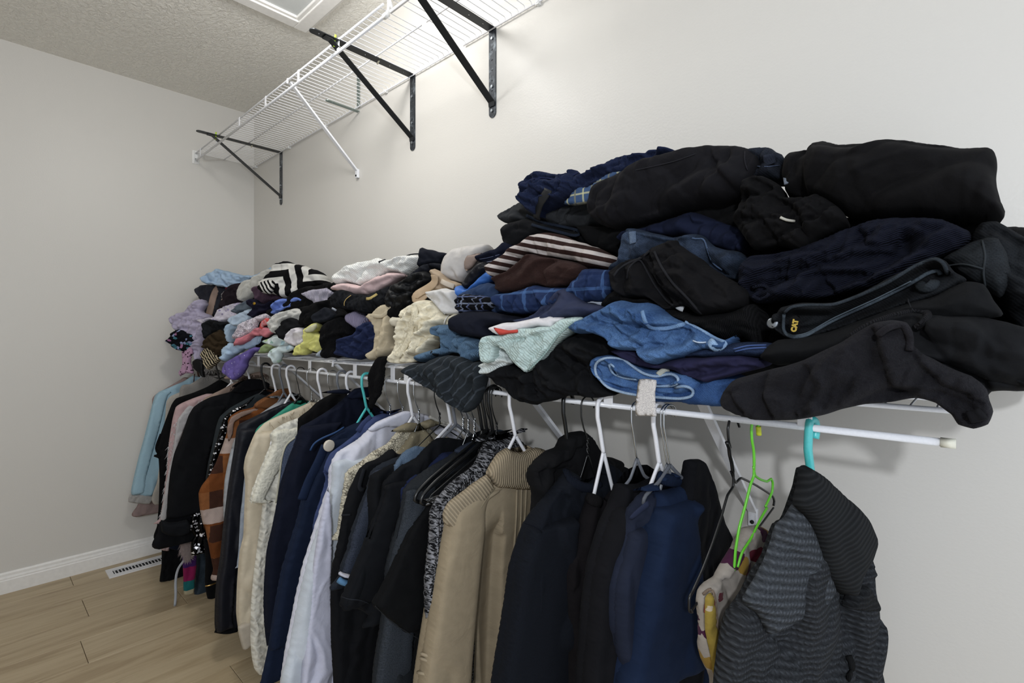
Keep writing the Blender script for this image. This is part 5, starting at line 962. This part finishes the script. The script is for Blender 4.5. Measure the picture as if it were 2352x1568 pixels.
G('black_coat', 'black wool coat with turned-up wide cuff, far section', 'coat', 577, H1(1330,240, 1240,200, 1140,200, 1060,240, 980,310, 800,358, 700,408, 645,450, 600,525, 540,700, 470,870, 432,1050, 412,1250, 400,1450, 340,1480, 325,1560), fab('plain', '14151a'), hang_='white_tube', T=.022, sleeve=(7, 14, .12, .13), hem=.30,
  parts=[flap('turned_cuff', H2(635,165, 700,182, 780,178, 860,160, 888,200, 880,270, 800,302, 700,298, 640,262), fab('plain', '191b21'), T=.022, off=.016, R=.02, folds=((10, 14, .003),)), flap('collar', H1(1330,240, 1240,198, 1130,198, 1040,255, 985,310, 1060,330, 1200,300, 1310,290), fab('plain', '131318'), T=.014, off=.004)])
G('sequin_dress', 'slate dress with black sequined panel beside the black coat', 'dress', 610, H1(1230,325, 1120,375, 980,452, 885,532, 850,620, 805,830, 775,960, 755,1090, 750,1250), fab('plain', '2f363c'), hang_='black_tube', T=.014, hem=.5,
  parts=[flap('sequin_panel', H1(1200,352, 1100,420, 970,492, 910,560, 850,760, 800,930, 765,1080, 820,1080, 880,930, 935,720, 960,590, 1010,520, 1100,460), fab('sequin', '0b0b0d', 'd8d8de'), T=.008, off=.002)])
G('rust_cape', 'rust, brown and white plaid knit cape with ribbed collar', 'cape', 634, H1(1510,280, 1430,288, 1300,352, 1210,405, 1180,450, 1060,480, 980,528, 955,570, 950,660, 905,800, 845,950, 780,1075, 722,1150, 690,1225, 705,1390, 745,1560) + H2(1015,220, 1050,400, 1085,580, 1115,690), fab('plaid', '8a5324', '3b2622', rot=0, sc=10, c3='6f3f1e', c4='b8aca6'), hang_='white_tube', T=.02, hem=None,
  parts=[flap('ribbed_collar', H1(1505,282, 1530,320, 1450,400, 1320,462, 1200,460, 1195,420, 1300,355, 1420,288), fab('rib', '8a5528', sc=110, rot=35), T=.016, off=.003),
         flap('white_yoke', H1(1280,462, 1180,500, 1080,540, 1010,590, 1000,690, 960,760, 945,640, 985,540, 1080,490, 1200,462), fab('rib', 'a08577', sc=120, rot=40), T=.006, off=.003)])
G('white_slip', 'white satin slip edge between the cape and navy jacket', 'slip', 652, H1(1620,330, 1500,340, 1330,450, 1200,540, 1060,650, 1000,770, 965,900, 925,1100, 912,1300, 917,1460, 935,1470), fab('satin', 'a9adb3'), hang_='grey_tube', T=.010, Tb=.008)
G('navy_jacket', 'dark navy slim jacket with gathered cuff, left middle', 'jacket', 668, H1(1640,350, 1500,400, 1400,440, 1300,482, 1150,555, 1060,600, 1032,650, 1012,800, 980,1000, 950,1200) + H2(1172,220, 1145,480, 1112,700, 1100,900, 1098,1060, 1110,1118, 1200,1130, 1290,1112), fab('satin', '181a28'), hang_='white_tube', T=.022, sleeve=(6, 16, .07, .05), hem=None,
  parts=[band('cuff', H2(1105,1112, 1150,1122, 1210,1128, 1285,1108), .008, fab('plain', '0e0e12'), th=.012)], step=.0055)
G('emerald_blouse', 'emerald green silky top sliver left of the cream blouse', 'top', 690, H1(1680,392, 1560,395, 1440,478, 1330,560, 1240,615, 1200,670, 1190,800), fab('satin', '12977a'), hang_='black_slim', T=.010, hem=.55)
G('pale_blue_shirt', 'pale blue shirt sliver hanging between navy jacket and cream blouse', 'shirt', 696, H1(1700,420, 1500,520, 1300,640, 1200,760, 1130,900, 1095,1150, 1080,1300) + H2(1320,120, 1305,420, 1290,560, 1330,570), fab('plain', '9ea9b8'), T=.010, Tb=.008)
G('cream_blouse', 'cream semi-sheer blouse with fringed shoulder and long cuff', 'blouse', 716, H1(1760,370, 1640,430, 1500,490, 1360,550, 1280,595, 1200,680, 1155,780, 1110,900, 1095,1000, 1110,1150, 1100,1400) + H2(1345,300, 1312,450, 1292,700, 1284,950, 1298,1080, 1345,1282, 1425,1222), fab('satin', 'cfc1a6'), hang_='silver_wire', T=.018, sleeve=(5, 16, .09, .05), hem=None,
  parts=[tufts('shoulder_fringe', 700, .020, fab('fuzz', 'b3a283'), 5, H1(1700,400, 1500,480, 1340,560, 1300,620, 1360,640, 1560,560, 1720,470)), flap('cuff', H2(1298,1085, 1425,1035, 1428,1222, 1345,1283), fab('plain', 'bdb2a0'), T=.012, off=.014, folds=())])
G('lace_cardigan', 'ivory cable-lace long cardigan with ruffled sleeve edge', 'cardigan', 740, H1(1880,360, 1800,450, 1710,505, 1600,540, 1450,600, 1365,655, 1330,700, 1340,770, 1290,900, 1250,990, 1200,1120, 1150,1290, 1265,1310) + H2(1440,600, 1412,900, 1408,1200, 1418,1340, 1440,1440, 1480,1492, 1535,1478), fab('cable', 'd4d1c4', sc=1.0), hang_='white_tube', T=.020, hem=None, sleeve=(5, 13, .10, .03), smat=fab('crinkle', 'dad7c6'), step=.0045,
  parts=[tufts('ruffle_edge', 800, .016, fab('crinkle', 'c9c6b6'), 9, H1(1340,760, 1290,900, 1200,1110, 1145,1290, 1265,1310, 1300,1200, 1330,1000, 1400,800), wd=.003)])
G('tweed_jacket', 'blue tweed jacket sliver with cream lapel behind the navy coat', 'jacket', 764, H3(640,560, 540,600, 430,690, 370,740, 345,780, 325,880, 315,1000, 300,1060, 290,1200), fab('heather', '2c3b58', '66728c'), hang_='silver_wire', T=.012, hem=.4, parts=[band('lapel_edge', H3(440,690, 370,740, 345,790, 320,900, 300,1080, 275,1250), .004, fab('plain', 'c2bfaa'), th=.003)])
G('black_blazer', 'black blazer shoulder with cream facing behind the navy coat', 'blazer', 785, H3(930,270, 830,280, 700,340, 620,390, 560,450, 470,520, 460,600, 450,900), blk, hang_='grey_tube', T=.014, hem=.4)
G('navy_coat', 'long dark navy wool coat with wide lapel, centre left', 'coat', 806, H3(1150,262, 1060,255, 950,270, 870,340, 790,410, 680,485, 570,550, 490,592, 462,645, 430,750, 370,900, 312,1080, 282,1250, 242,1450) + H4(375,550, 356,800, 354,1000, 362,1160, 378,1290), fab('plain', '151a32'), hang_='white_tube', T=.024, sleeve=(7, 18, .12, .09), hem=.25, step=.005,
  parts=[flap('lapel', H3(1080,258, 950,272, 880,335, 920,360, 1080,340), fab('plain', '191f3a'), T=.01, off=.004)])
G('navy_wool_coat', 'navy wool coat with large pearl button on the shoulder tab', 'coat', 842, H3(1120,500, 1000,545, 900,590, 800,650, 720,712, 680,770, 640,880, 560,1050, 500,1180, 450,1400, 400,1560) + H4(490,700, 430,1000, 385,1300, 330,1568), fab('plain', '182445'), hang_='teal_tube', T=.022, hem=.20, sleeve=(4, 14, .13, .12),
  parts=[disc('pearl_button', 755, 1023, .0165, solid('pearl_button', 'cfc6b8', .3), th=.006, off=.030), band('shoulder_tab', H3(700,760, 640,900, 560,1060, 500,1220), .014, fab('plain', '1c2a50'), th=.005, off=.020),
         band('blue_piping', H3(570,800, 600,740, 680,690, 780,650, 860,600), .004, fab('satin', '21497c'), th=.003, off=.008)])
G('chambray_shirt', 'blue chambray shirt sliver with pleated cuff seams', 'shirt', 896, H3(1360,440, 1250,462, 1100,512, 1010,570, 965,650, 850,742, 745,820, 705,890, 682,980, 700,1050, 645,1250, 590,1480), fab('plain', '3b4a78'), hang_='silver_wire', T=.014, hem=.2, sleeve=(6, 12, .05, .05), parts=[band('pleats', H3(1090,515, 1030,570, 980,640), .010, fab('rib', '46568a', sc=200), th=.004), band('elbow_seam', H3(682,975, 700,990, 720,1000), .004, fab('plain', '2f3c66'), th=.003, off=.012)])
G('lavender_shirt', 'pale lavender dress shirt with long smooth sleeve', 'shirt', 925, H3(1460,470, 1375,460, 1240,510, 1130,560, 1050,640, 1000,690, 900,750, 800,815, 760,880, 727,970, 722,1100, 655,1300, 580,1540) + H4(660,640, 590,940, 520,1300, 478,1600), fab('plain', 'cfd0de', sc=1.01), hang_='silver_wire', T=.024, hem=.15, sleeve=(8, 17, .115, .17), smat=fab('plain', 'c6ced8'),
  parts=[flap('collar', H3(1440,470, 1370,462, 1245,512, 1140,560, 1060,620, 1100,640, 1220,600, 1330,600, 1400,560), fab('plain', 'd0d2e2'), T=.010, off=.005, folds=((20, 10, .002),)), flap('front_panel', H4(850,60, 868,300, 866,700, 870,1050, 890,1600, 640,1600, 700,1000, 740,600, 790,300), fab('plain', 'c9cbe0'), T=.016, off=.018, folds=((88, 16, .010),))])
G('eyelet_blouse', 'cream crochet eyelet blouse with buttoned cuff', 'blouse', 948, H3(1520,540, 1440,580, 1310,640, 1235,735, 1110,805, 1000,895, 920,945, 872,1000, 860,1100, 830,1250, 805,1440) + H4(930,280, 918,400, 915,470), fab('lace', 'd0c7ae', '4a4236', sc=1.7), hang_='white_tube', T=.015, hem=None)
G('gold_sheer_top', 'sheer gold sequined top behind a white hanger', 'top', 962, H3(1720,560, 1600,530, 1500,570, 1430,660, 1380,740, 1330,800, 1300,900), fab('speck', '8f8468', 'c9c0a4', sc=1.5), hang_='silver_wire', T=.012, hem=.45, parts=[band('white_neck_trim', H3(1590,510, 1700,560, 1780,580), .004, fab('plain', 'c2beb3'), th=.003)])
G('black_jacket', 'black utility jacket with flap pocket, long plain body', 'jacket', 1010, H3(1330,830, 1270,785, 1140,870, 1060,900, 990,960, 950,1050, 905,1150, 850,1330, 812,1540) + H4(908,560, 875,700, 868,900, 870,1200, 890,1600), fab('plain', '14151a'), T=.02, hang_='black_wire', hem=.05,
  parts=[band('pocket_flap', H3(1030,960, 1000,1060, 985,1130, 1030,1140), .005, fab('plain', '22242b'), th=.003, off=.010), band('pocket_edge', H3(840,1355, 915,1350), .003, fab('plain', '23252c'), th=.003, off=.008)])
G('heather_polo', 'heather charcoal polo with white and blue sleeve stripes', 'polo', 1036, H3(1440,840, 1330,850, 1200,900, 1110,960, 1078,1020, 1060,1100, 1010,1230, 950,1400, 905,1540) + H4(1000,520, 945,680, 926,760), fab('heather', '2c313d', '1f242e'), hang_='white_tube', T=.016, hem=.60, sleeve=(3, 12, .10, .045), smat=fab('heather', '3a4152', '262c38'),
  parts=[band('white_stripe', H4(938,722, 970,742, 1008,742), .0035, fab('plain', 'b9b9c4'), th=.014, off=.016), band('blue_stripe', H4(930,770, 960,795, 998,798), .0065, fab('plain', '4f7fa6'), th=.014, off=.016)])
G('long_black_tee', 'black tee with long dark body left of the beige turtleneck', 'tee', 1047, H3(1480,830, 1400,850, 1300,900, 1180,960, 1090,1010, 1072,1080, 1060,1180, 1060,1400), fab('plain', '121419'), hang_='grey_tube', T=.016, hem=.62)
G('dusty_collar_shirt', 'dusty blue collared shirt peeking behind black tees', 'shirt', 1055, H3(1560,770, 1470,760, 1390,800, 1350,850, 1300,920, 1290,1000), fab('heather', '43566c', '566a80'), T=.012, hem=.5)
G('black_tee', 'black short-sleeved tee with stitched sleeve hem, left one', 'tee', 1064, H3(1760,690, 1650,695, 1560,780, 1480,860, 1350,930, 1245,1025, 1198,1085, 1185,1180, 1130,1350, 1060,1540) + H4(1180,340, 1080,600, 990,820, 932,965, 985,995, 1090,1003, 1160,1050), fab('plain', '14161c'), hang_='silver_wire', T=.016, hem=.52, sleeve=(6, 15, .075, .13),
  parts=[band('hem_stitch', H4(955,905, 1010,925, 1100,930, 1170,960), .0012, fab('plain', '2b2e38'), th=.001, off=.020)])
G('blue_polo', 'royal blue knit polo glimpsed between black and charcoal shirts', 'polo', 1076, H3(1800,810, 1700,820, 1640,880, 1560,950, 1450,1020, 1360,1100, 1330,1180), fab('plain', '1b2450'), hang_='silver_wire', T=.012, hem=.5)
G('charcoal_long_tee', 'charcoal heather long-sleeved shirt with grey sleeve', 'shirt', 1090, H3(2000,700, 1900,760, 1830,790, 1750,850, 1600,935, 1450,1050, 1375,1135, 1362,1200, 1330,1380, 1275,1550) + H4(1400,200, 1350,450, 1290,700, 1280,900, 1260,1100, 1220,1350, 1195,1600), fab('heather', '23262c', '2e3238'), hang_='silver_wire', T=.018, hem=.1, sleeve=(6, 17, .07, .08), smat=fab('heather', '3d434c', '2a2f36'),
  parts=[flap('navy_collar', H3(1960,720, 1860,760, 1800,800, 1830,830, 1930,810, 1990,790), fab('rib', '3b465c', sc=160), T=.012, off=.004)])
G('black_tee', 'black boxy tee with double-stitched sleeve nearest the beige turtleneck', 'tee', 1108, H3(2050,740, 1960,880, 1850,960, 1700,1080, 1600,1180, 1530,1290, 1445,1410) + H4(1500,330, 1440,440, 1320,720, 1190,960, 1250,1020, 1350,1100, 1450,1165, 1530,1205), fab('plain', '0f1013', sc=1.02), hang_='black_tube', T=.016, hem=.40, sleeve=(4, 14, .12, .14),
  parts=[band('hem_stitch', H4(1210,975, 1350,1110, 1540,1225), .001, fab('plain', '2a2b30'), th=.001, off=.024)])
for px_, k_, lb in ((1119, 'black_tube', 'black plastic hanger, left one of the tight black cluster'), (1127, 'black_wire', 'black twisted wire hanger, middle of the tight black cluster'), (1133, 'black_tube', 'black plastic hanger second from right in the tight black cluster'), (1141, 'black_wire', 'black twisted wire hanger, right one of the tight black cluster')): hanger(px_, k_, lb)
G('black_vest', 'black vest on the clustered hangers behind the marled sweater', 'vest', 1130, H5(560,200, 420,230, 380,330, 300,420, 240,490, 190,560, 170,640), blk, hem=.3, T=.014)
G('marled_sweater', 'black and white marled rib sweater with high collar', 'sweater', 1150, H5(640,200, 600,196, 560,228, 470,230, 415,248, 395,310, 350,390, 240,480, 155,565, 117,640, 107,800, 92,950, 82,1090, 90,1250), fab('marl', '1a1a1e', '8f9096'), T=.022, hem=.35, hang_=None)
G('beige_turtleneck', 'beige ribbed turtleneck sweater with raglan sleeves', 'sweater', 1184, H5(640,300, 520,303, 485,325, 450,370, 412,440, 300,520, 200,590, 167,650, 150,760, 110,1000, 72,1250, 35,1480, 8,1700, -10,2000), fab('plain', '99896d', sc=1.03), T=.035, Tb=.02, hang_='white_tube', sleeve=(5, 14, .075, .12), step=.0034, R=.035, folds=((90, 5.5, .016),), rot=14, creases=[(H5(232,700, 262,850, 290,1050, 325,1300, 350,1560), .035, .012), (H5(440,760, 432,950, 425,1150, 415,1400, 410,1600), .030, .016), (H5(640,700, 660,900, 650,1200), .012, .02)],
  parts=[flap('ribbed_collar', H5(522,300, 560,320, 620,325, 680,298, 735,315, 730,360, 690,450, 668,520, 600,525, 520,518, 465,512, 412,442, 430,395, 470,335), fab('rib', '9b8b70', sc=62), T=.020, off=.006, R=.03, folds=((90, 10, .003),)),
         flap('ribbed_yoke', H5(415,445, 305,520, 210,592, 180,650, 185,705, 245,745, 272,815, 340,680, 400,590, 455,515), fab('rib', '9e8e73', sc=48, rot=-38), T=.012, off=.008, R=.02, folds=((50, 9, .003),)),
         band('placket_rib', H5(580,525, 575,700, 560,900), .0022, fab('plain', '998a6f'), th=.003, off=.002), band('placket_rib', H5(605,525, 600,700, 585,830), .0022, fab('plain', '998a6f'), th=.003, off=.002), band('placket_rib', H5(630,525, 622,680, 600,800), .0022, fab('plain', '998a6f'), th=.003, off=.002),
         band('raglan_seam', H5(460,515, 400,600, 330,730, 270,830), .002, fab('plain', '867a60'), th=.002, off=.008),
         band('sleeve_ridge', H5(62,1408, 120,1430, 220,1465, 325,1475), .003, fab('plain', '9e8f74'), th=.003, off=.012), band('sleeve_ridge', H5(58,1433, 120,1455, 220,1490, 325,1500), .003, fab('plain', '9e8f74'), th=.003, off=.012), band('sleeve_ridge', H5(45,1510, 120,1530, 220,1555, 330,1568), .003, fab('plain', '9e8f74'), th=.003, off=.012)])
G('black_hoodie', 'black hoodie with drooping hood behind the beige turtleneck', 'hoodie', 1305, None, fab('plain', '151518'), poly_raw=H5(658,425, 672,395, 700,372, 760,318, 830,290, 850,240, 900,212, 930,210, 965,240, 1000,300, 1030,345, 1100,355, 1150,420, 1180,600, 1180,1100, 1150,2000, 760,2000, 700,1400, 660,800, 690,570, 668,500), T=.03, Tb=.02, hang_='black_tube', folds=((40, 12, .016), (80, 20, .006)),
  creases=[(H5(680,420, 760,400, 840,360, 880,300), .012, .008), (H5(740,540, 760,440, 840,400), .012, .006)])
G('navy_sweatshirt', 'dark navy crew-neck sweatshirt on black wire hanger', 'sweatshirt', 1350, H5(1030,440, 930,480, 895,440, 860,420, 830,440, 770,520, 700,600, 645,668, 618,712, 585,800, 540,950, 512,1150, 480,1350, 445,1560, 420,1800), fab('heather', '14171f', '191d29'), T=.03, hang_='black_wire', sleeve=(8, 15, .10, .17), rot=12, hem=.1, step=.0036, creases=[(H5(735,770, 800,950, 840,1150, 870,1400, 890,1568), .028, .012), (H5(820,560, 900,700, 960,900), .010, .012)],
  parts=[band('ribbed_collar', H5(845,425, 870,470, 920,510, 980,520, 1030,500), .010, fab('rib', '1a2136', sc=150), th=.006, off=.0), band('shoulder_seam', H5(622,705, 680,725, 730,770), .0018, fab('plain', '0d1120'), th=.002, off=.018)])
G('black_fleece_top', 'black top with ribbed stand collar on white hanger', 'top', 1386, H5(1060,585, 1010,555, 965,555, 955,610, 930,690, 895,800, 870,880, 838,980, 845,1200, 850,1568), fab('plain', '191619'), T=.024, hang_='white_tube', rot=10, hem=.1, parts=[band('ribbed_collar', H5(962,572, 990,578, 1030,600), .011, fab('rib', '1e1c1f', sc=140), th=.006, off=.003)])
G('dark_hoodie', 'black zip hoodie right of the ribbed-collar top', 'hoodie', 1463, H5(1330,430, 1290,400, 1230,395, 1170,420, 1130,470, 1110,540, 1085,610, 1030,730, 992,830, 962,950, 932,1200, 905,1600), fab('plain', '15151b'), T=.028, hang_='grey_slim', sleeve=(6, 12, .06, .07), rot=10, hem=.1, creases=[(H5(1110,560, 1060,700, 1010,850, 980,1100), .012, .007)])
G('slate_shirt', 'slate navy shirt with open sleeve placket left of blue fleece', 'shirt', 1514, H5(1380,470, 1310,505, 1240,560, 1185,630, 1165,740, 1120,900, 1082,1050, 1080,1250, 1110,1450), fab('plain', '222840'), T=.022, hang_='white_tube', rot=10, hem=.1, sleeve=(4, 9, .05, .05), parts=[band('placket', H5(1195,680, 1240,640, 1290,600), .006, fab('plain', '2b3150'), th=.003, off=.006)])
G('blue_fleece', 'navy blue fleece sweatshirt, brightest blue of the right section', 'sweatshirt', 1532, H6(480,450, 420,455, 340,460, 290,440, 262,460, 240,510, 210,600, 155,700, 138,830, 100,960, 80,1100, 52,1350, 15,1600), fab('plain', '16264b', sc=1.04), T=.035, hang_='grey_slim', sleeve=(6, 13, .085, .17), rot=16, hem=.1, step=.0034, R=.035, folds=((88, 7, .016),), creases=[(H6(232,850, 280,1000, 330,1200, 380,1400, 420,1568), .030, .012), (H6(440,480, 470,700, 520,950, 560,1200), .014, .012)],
  parts=[band('ribbed_collar', H6(262,455, 330,480, 400,480, 440,465), .011, fab('rib', '18284e', sc=150), th=.006, off=.0), band('shoulder_seam', H6(245,500, 240,600, 235,700, 210,830), .0016, fab('plain', '0e1a38'), th=.0015, off=.004)])
hanger(1539, 'ash_slim', 'grey slim chrome-hooked hanger with clips next to the blue fleece', rot=16, arm=[(-.03, .885), (-.06, .868)])
G('black_trouser_pair', 'black garment rightmost behind the blue fleece', 'jacket', 1560, None, fab('plain', '14151b'), poly_raw=H6(430,375, 445,362, 490,365, 525,440, 560,560, 590,680, 625,780, 645,900, 650,1100, 640,1400, 600,2000, 300,2000, 350,1000, 400,600), T=.02, Tb=.02, rot=6)
# ---- things hanging free at the right
def px_thing(name, label, cat, parts, X, rot=0):
    pl = Plane(X, -.305, 90 - rot); e = empty(name, (X, -.305, 1.0), label, cat)
    for nm, pts, r, m, off in parts:
        q = [pl.world(*pl.hit(*p)) + pl.n * off - Vector(e.location) for p in pts]
        MB().tube(csm(q, .004), r, 10).obj(nm, m, (0, 0, 0), e)
    return e
bm_ = solid('black_coated_wire', '131315', .3); gm = solid('lime_green_coated_wire', '6fd23a', .35, coat=.2); ym = solid('yellow_tip', 'd6dd3c', .4)
px_thing('clothes_hanger', 'empty black wire hanger hung askew beside the green hanger', 'hanger', [
    ('hook', H6(700,188, 690,160, 668,135, 648,150, 638,200, 642,260, 652,300), .0021, bm_, 0), ('twist', H6(628,270, 640,300, 645,340, 655,380, 662,430), .0030, bm_, .001),
    ('shoulder_wire', H6(662,400, 668,450, 666,510, 635,560, 600,680, 550,830, 500,960, 450,1070, 430,1110, 430,1180, 445,1185), .0021, bm_, 0), ('bottom_wire', H6(445,1185, 480,1140, 540,1060, 640,950, 740,820, 820,720, 890,625), .0018, bm_, -.002),
    ('shoulder_wire', H6(664,430, 690,490, 720,466, 800,505, 885,560, 897,590, 893,615), .0021, bm_, -.003)], rod_x(1678), 4)
px_thing('clothes_hanger', 'lime green wire hanger holding the patterned scarf', 'hanger', [
    ('hook', H6(806,225, 802,180, 790,152, 772,152, 765,200, 768,260, 778,320, 780,400), .0022, gm, 0), ('hook_tip', H6(802,185, 806,232), .0042, ym, 0),
    ('shoulder_wire', H6(780,360, 778,450, 760,500, 730,620, 700,730, 680,850, 672,962), .0022, gm, 0), ('shoulder_wire', H6(776,400, 785,450, 815,472, 850,482, 872,468, 880,490, 876,540, 840,620), .0020, gm, .0),
    ('bottom_wire', H6(840,620, 800,690, 750,790, 705,860, 680,940), .0020, gm, .003)], rod_x(1727), 12)
px_thing('clothes_hanger', 'black wire hanger under the patterned scarf', 'hanger', [('hook', H6(655,128, 640,180, 640,240, 655,330), .0018, bm_, -.02), ('shoulder_wire', H6(655,330, 690,470, 740,590, 780,700, 800,760), .0018, bm_, -.02)], rod_x(1682), 4) if False else None
SC = fab('floral', 'a39a90', '97761c', sc=1.15, c3='5e2430', c4='44203a')
G('patterned_scarf', 'patterned scarf in white, mustard and maroon on green hanger', 'scarf', 1716, None, SC, poly_raw=H6(488,1140, 505,1075, 540,1030, 600,980, 660,880, 715,790, 740,735, 790,718, 835,735, 852,790, 842,890, 790,1010, 720,1110, 650,1230, 610,1350, 600,1568, 590,1700, 560,1660, 560,1560, 520,1480, 500,1380, 495,1250), T=.02, Tb=.015, rot=14,
  folds=((60, 16, .012), (70, 30, .005)), creases=[(H6(600,985, 640,1080, 650,1200), .012, .006), (H6(730,790, 760,900, 740,1010), .010, .006)],
  parts=[flap('mustard_fold', H6(515,1110, 545,1080, 560,1150, 575,1300, 590,1450, 570,1560, 540,1400, 515,1280), fab('print', '98801f', 'b5a58a', sc=1.2), T=.008, off=.004), band('hem', H6(505,1090, 550,1055, 570,1120, 580,1250, 600,1400, 600,1560), .003, fab('rib', 'a08a76', sc=160), th=.003, off=.010),
         band('maroon_label', H6(515,1150, 560,1160), .010, fab('plain', '94223a'), th=.002, off=.012)])
TL = HC['teal']
px_thing('clothes_hanger', 'thick translucent teal hanger holding the charcoal cardigan', 'hanger', [('hook', H6(1106,250, 1113,200, 1108,160, 1092,148, 1078,158, 1073,220, 1070,310, 1078,380, 1085,450), .0060, TL, 0)], rod_x(1862), 20)
CH = fab('chunky', '1b1d20', '5d636b', sc=1.0, rot=12)
G('charcoal_cardigan', 'charcoal chunky shawl-collar cardigan rightmost on the rod', 'cardigan', 1862, None, fab('chunky', '18191c', '4a4e54', sc=1.25), rot=24, T=.032, Tb=.02, R=.045, step=.0034,
  poly_raw=H6(1030,400, 1000,520, 940,670, 895,710, 870,780, 840,880, 790,980, 740,1090, 700,1150, 655,1200, 625,1320, 600,1440, 580,1560, 565,2000, 1440,2000, 1432,1568, 1402,1300, 1375,1160, 1330,1000, 1330,880, 1310,700, 1200,560, 1100,440),
  folds=((75, 7, .020), (60, 15, .008)), creases=[(H6(1130,720, 1180,900, 1220,1100, 1250,1400, 1270,1568), .016, .010), (H6(880,1568, 900,1400, 830,1300, 800,1250), .008, .006)], dx=0,
  parts=[flap('raglan_yoke', H6(985,600, 940,670, 895,712, 870,790, 830,900, 780,1000, 715,1125, 800,1200, 850,1300, 960,1250, 1120,1150, 1190,1050, 1160,900, 1100,760, 1050,650), CH, T=.018, off=.004, R=.04, folds=((75, 10, .006),)),
         flap('shawl_collar', H6(1020,405, 1050,393, 1110,428, 1190,500, 1250,560, 1325,645, 1368,740, 1368,800, 1335,880, 1290,960, 1252,1090, 1190,1030, 1130,900, 1090,750, 1040,660, 985,600, 1005,500), fab('rib', '26282b', sc=46, rot=55), T=.028, off=.012, R=.035, folds=((60, 10, .006),)),
         flap('lapel_fold', H6(1250,1150, 1285,1070, 1335,1008, 1370,1040, 1400,1085, 1422,1125, 1412,1170, 1330,1172), fab('chunky', '141517', '383b40', sc=1.4), T=.018, off=.012, R=.018), flap('collar_lobe', H6(1325,870, 1378,930, 1388,970, 1340,1008, 1280,1040, 1275,960), fab('chunky', '1a1b1e', '43474d', sc=1.4), T=.018, off=.006, R=.02),
         band('buttonhole_rib', H6(1290,1420, 1312,1480, 1290,1540), .006, fab('rib', '1a1b1d', sc=150), th=.003, off=.006)])
# ---- bottoms hanging low at the far left
low = [('black_skirt', 'black pleated skirt hanging low above the floor vent', 'skirt', H2(655,300, 820,300, 830,560, 832,742, 770,730, 715,738, 690,690, 625,695, 640,560), 505, fab('plain', '131418'), ((90, 26, .012),)),
       ('pink_lace_skirt', 'pink lace skirt edge just below the black coat cuff', 'skirt', H2(655,200, 760,200, 745,320, 710,400, 705,432, 640,422, 660,330), 520, fab('lace', 'ad9494', '8a7272'), ((85, 30, .006),)),
       ('navy_tie_top', 'navy top corner beside the pink lace skirt', 'top', H2(760,250, 840,250, 830,330, 815,425, 705,410, 745,340), 530, navy, ((70, 24, .008),)),
       ('slate_skirt', 'slate blue denim skirt hanging low beside the rainbow knit', 'skirt', H2(945,300, 1030,300, 1035,560, 1030,806, 925,806, 930,700, 945,500), 545, fab('denim', '2c3844', '3d4b59'), ((90, 20, .006),)),
       ('rainbow_dress', 'purple, magenta, teal and gold glitter banded knit hem', 'dress', H2(820,380, 940,380, 945,560, 932,660, 920,790, 835,806, 828,640), 556, fab('bands', 'a39a80', '1d5f61', sc=4.6, c3='7c1d4a', c4='3d1f58'), ((85, 22, .006),)),
       ('fur_trim', 'blush pink fur trim tail hanging beside the sequin garment', 'fur', H2(870,160, 925,160, 925,300, 905,400, 885,480, 850,495, 812,430, 812,360, 850,290), 562, fab('fuzz', 'b39e98'), ((80, 20, .006),)),
       ('sequin_skirt', 'black sequined skirt hanging low next to the rust cape', 'skirt', H2(900,120, 1000,100, 1010,220, 1035,380, 1025,445, 960,460, 900,476, 892,400, 900,340, 925,300, 885,240), 585, fab('sequin', '08080a', 'e6e6ee', sc=.9), ((80, 18, .008),)),
       ('black_chain_top', 'black top with fine gold chain hanging low by the navy jacket', 'top', H2(1000,300, 1075,400, 1090,560, 1112,660, 1112,830, 1038,842, 1015,700, 1020,500), 600, fab('plain', '101013'), ((85, 16, .008),))]
for nm, lb, ct, pts, hk, m, fd in low:
    ps = []
    if nm == 'rainbow_dress': ps = [band('ribbon', H2(835,515, 790,570, 768,640, 762,720, 765,800, 757,905), .005, fab('plain', 'b7bdc6'), th=.0015, off=.01)]
    if nm == 'fur_trim': ps = [tufts('fur', 1200, .026, fab('fuzz', 'b8a49e'), 8, None, .0012)]
    if nm == 'black_chain_top': ps = [band('gold_chain', H2(1018,735, 1050,738, 1075,715, 1095,718, 1112,705), .0028, solid('gold_chain', 'c9a86a', .3, 1), th=.002, off=.004)]
    G(nm, lb, ct, hk, None, m, poly_raw=pts, T=.012, Tb=.012, folds=fd, parts=ps, R=.012, step=.0045)
# brown fur collar under the shelf
G('fur_collar_coat', 'beige coat with brown fur collar behind the black coat', 'coat', 566, H1(1320,170, 1240,130, 1160,150, 1080,200, 1010,230, 900,290, 800,340, 720,420), fab('plain', '9c8576'), hem=.5, T=.012, parts=[tufts('fur_collar', 1300, .035, fab('fuzz', '6b584b'), 12, H1(1350,120, 1240,110, 1120,160, 1040,200, 960,260, 1000,300, 1150,210, 1330,250), .0014)])
G('grey_fur_coat', 'white-grey fur collared coat near the purple sparkly sleeve', 'coat', 490, H1(930,140, 860,110, 780,140, 700,190, 620,240, 520,290), fab('fuzz', '9b9690'), hem=.5, T=.014, parts=[tufts('fur_collar', 1000, .03, fab('fuzz', 'aaa59e'), 13, H1(950,110, 800,110, 680,190, 720,230, 900,200), .0014)])
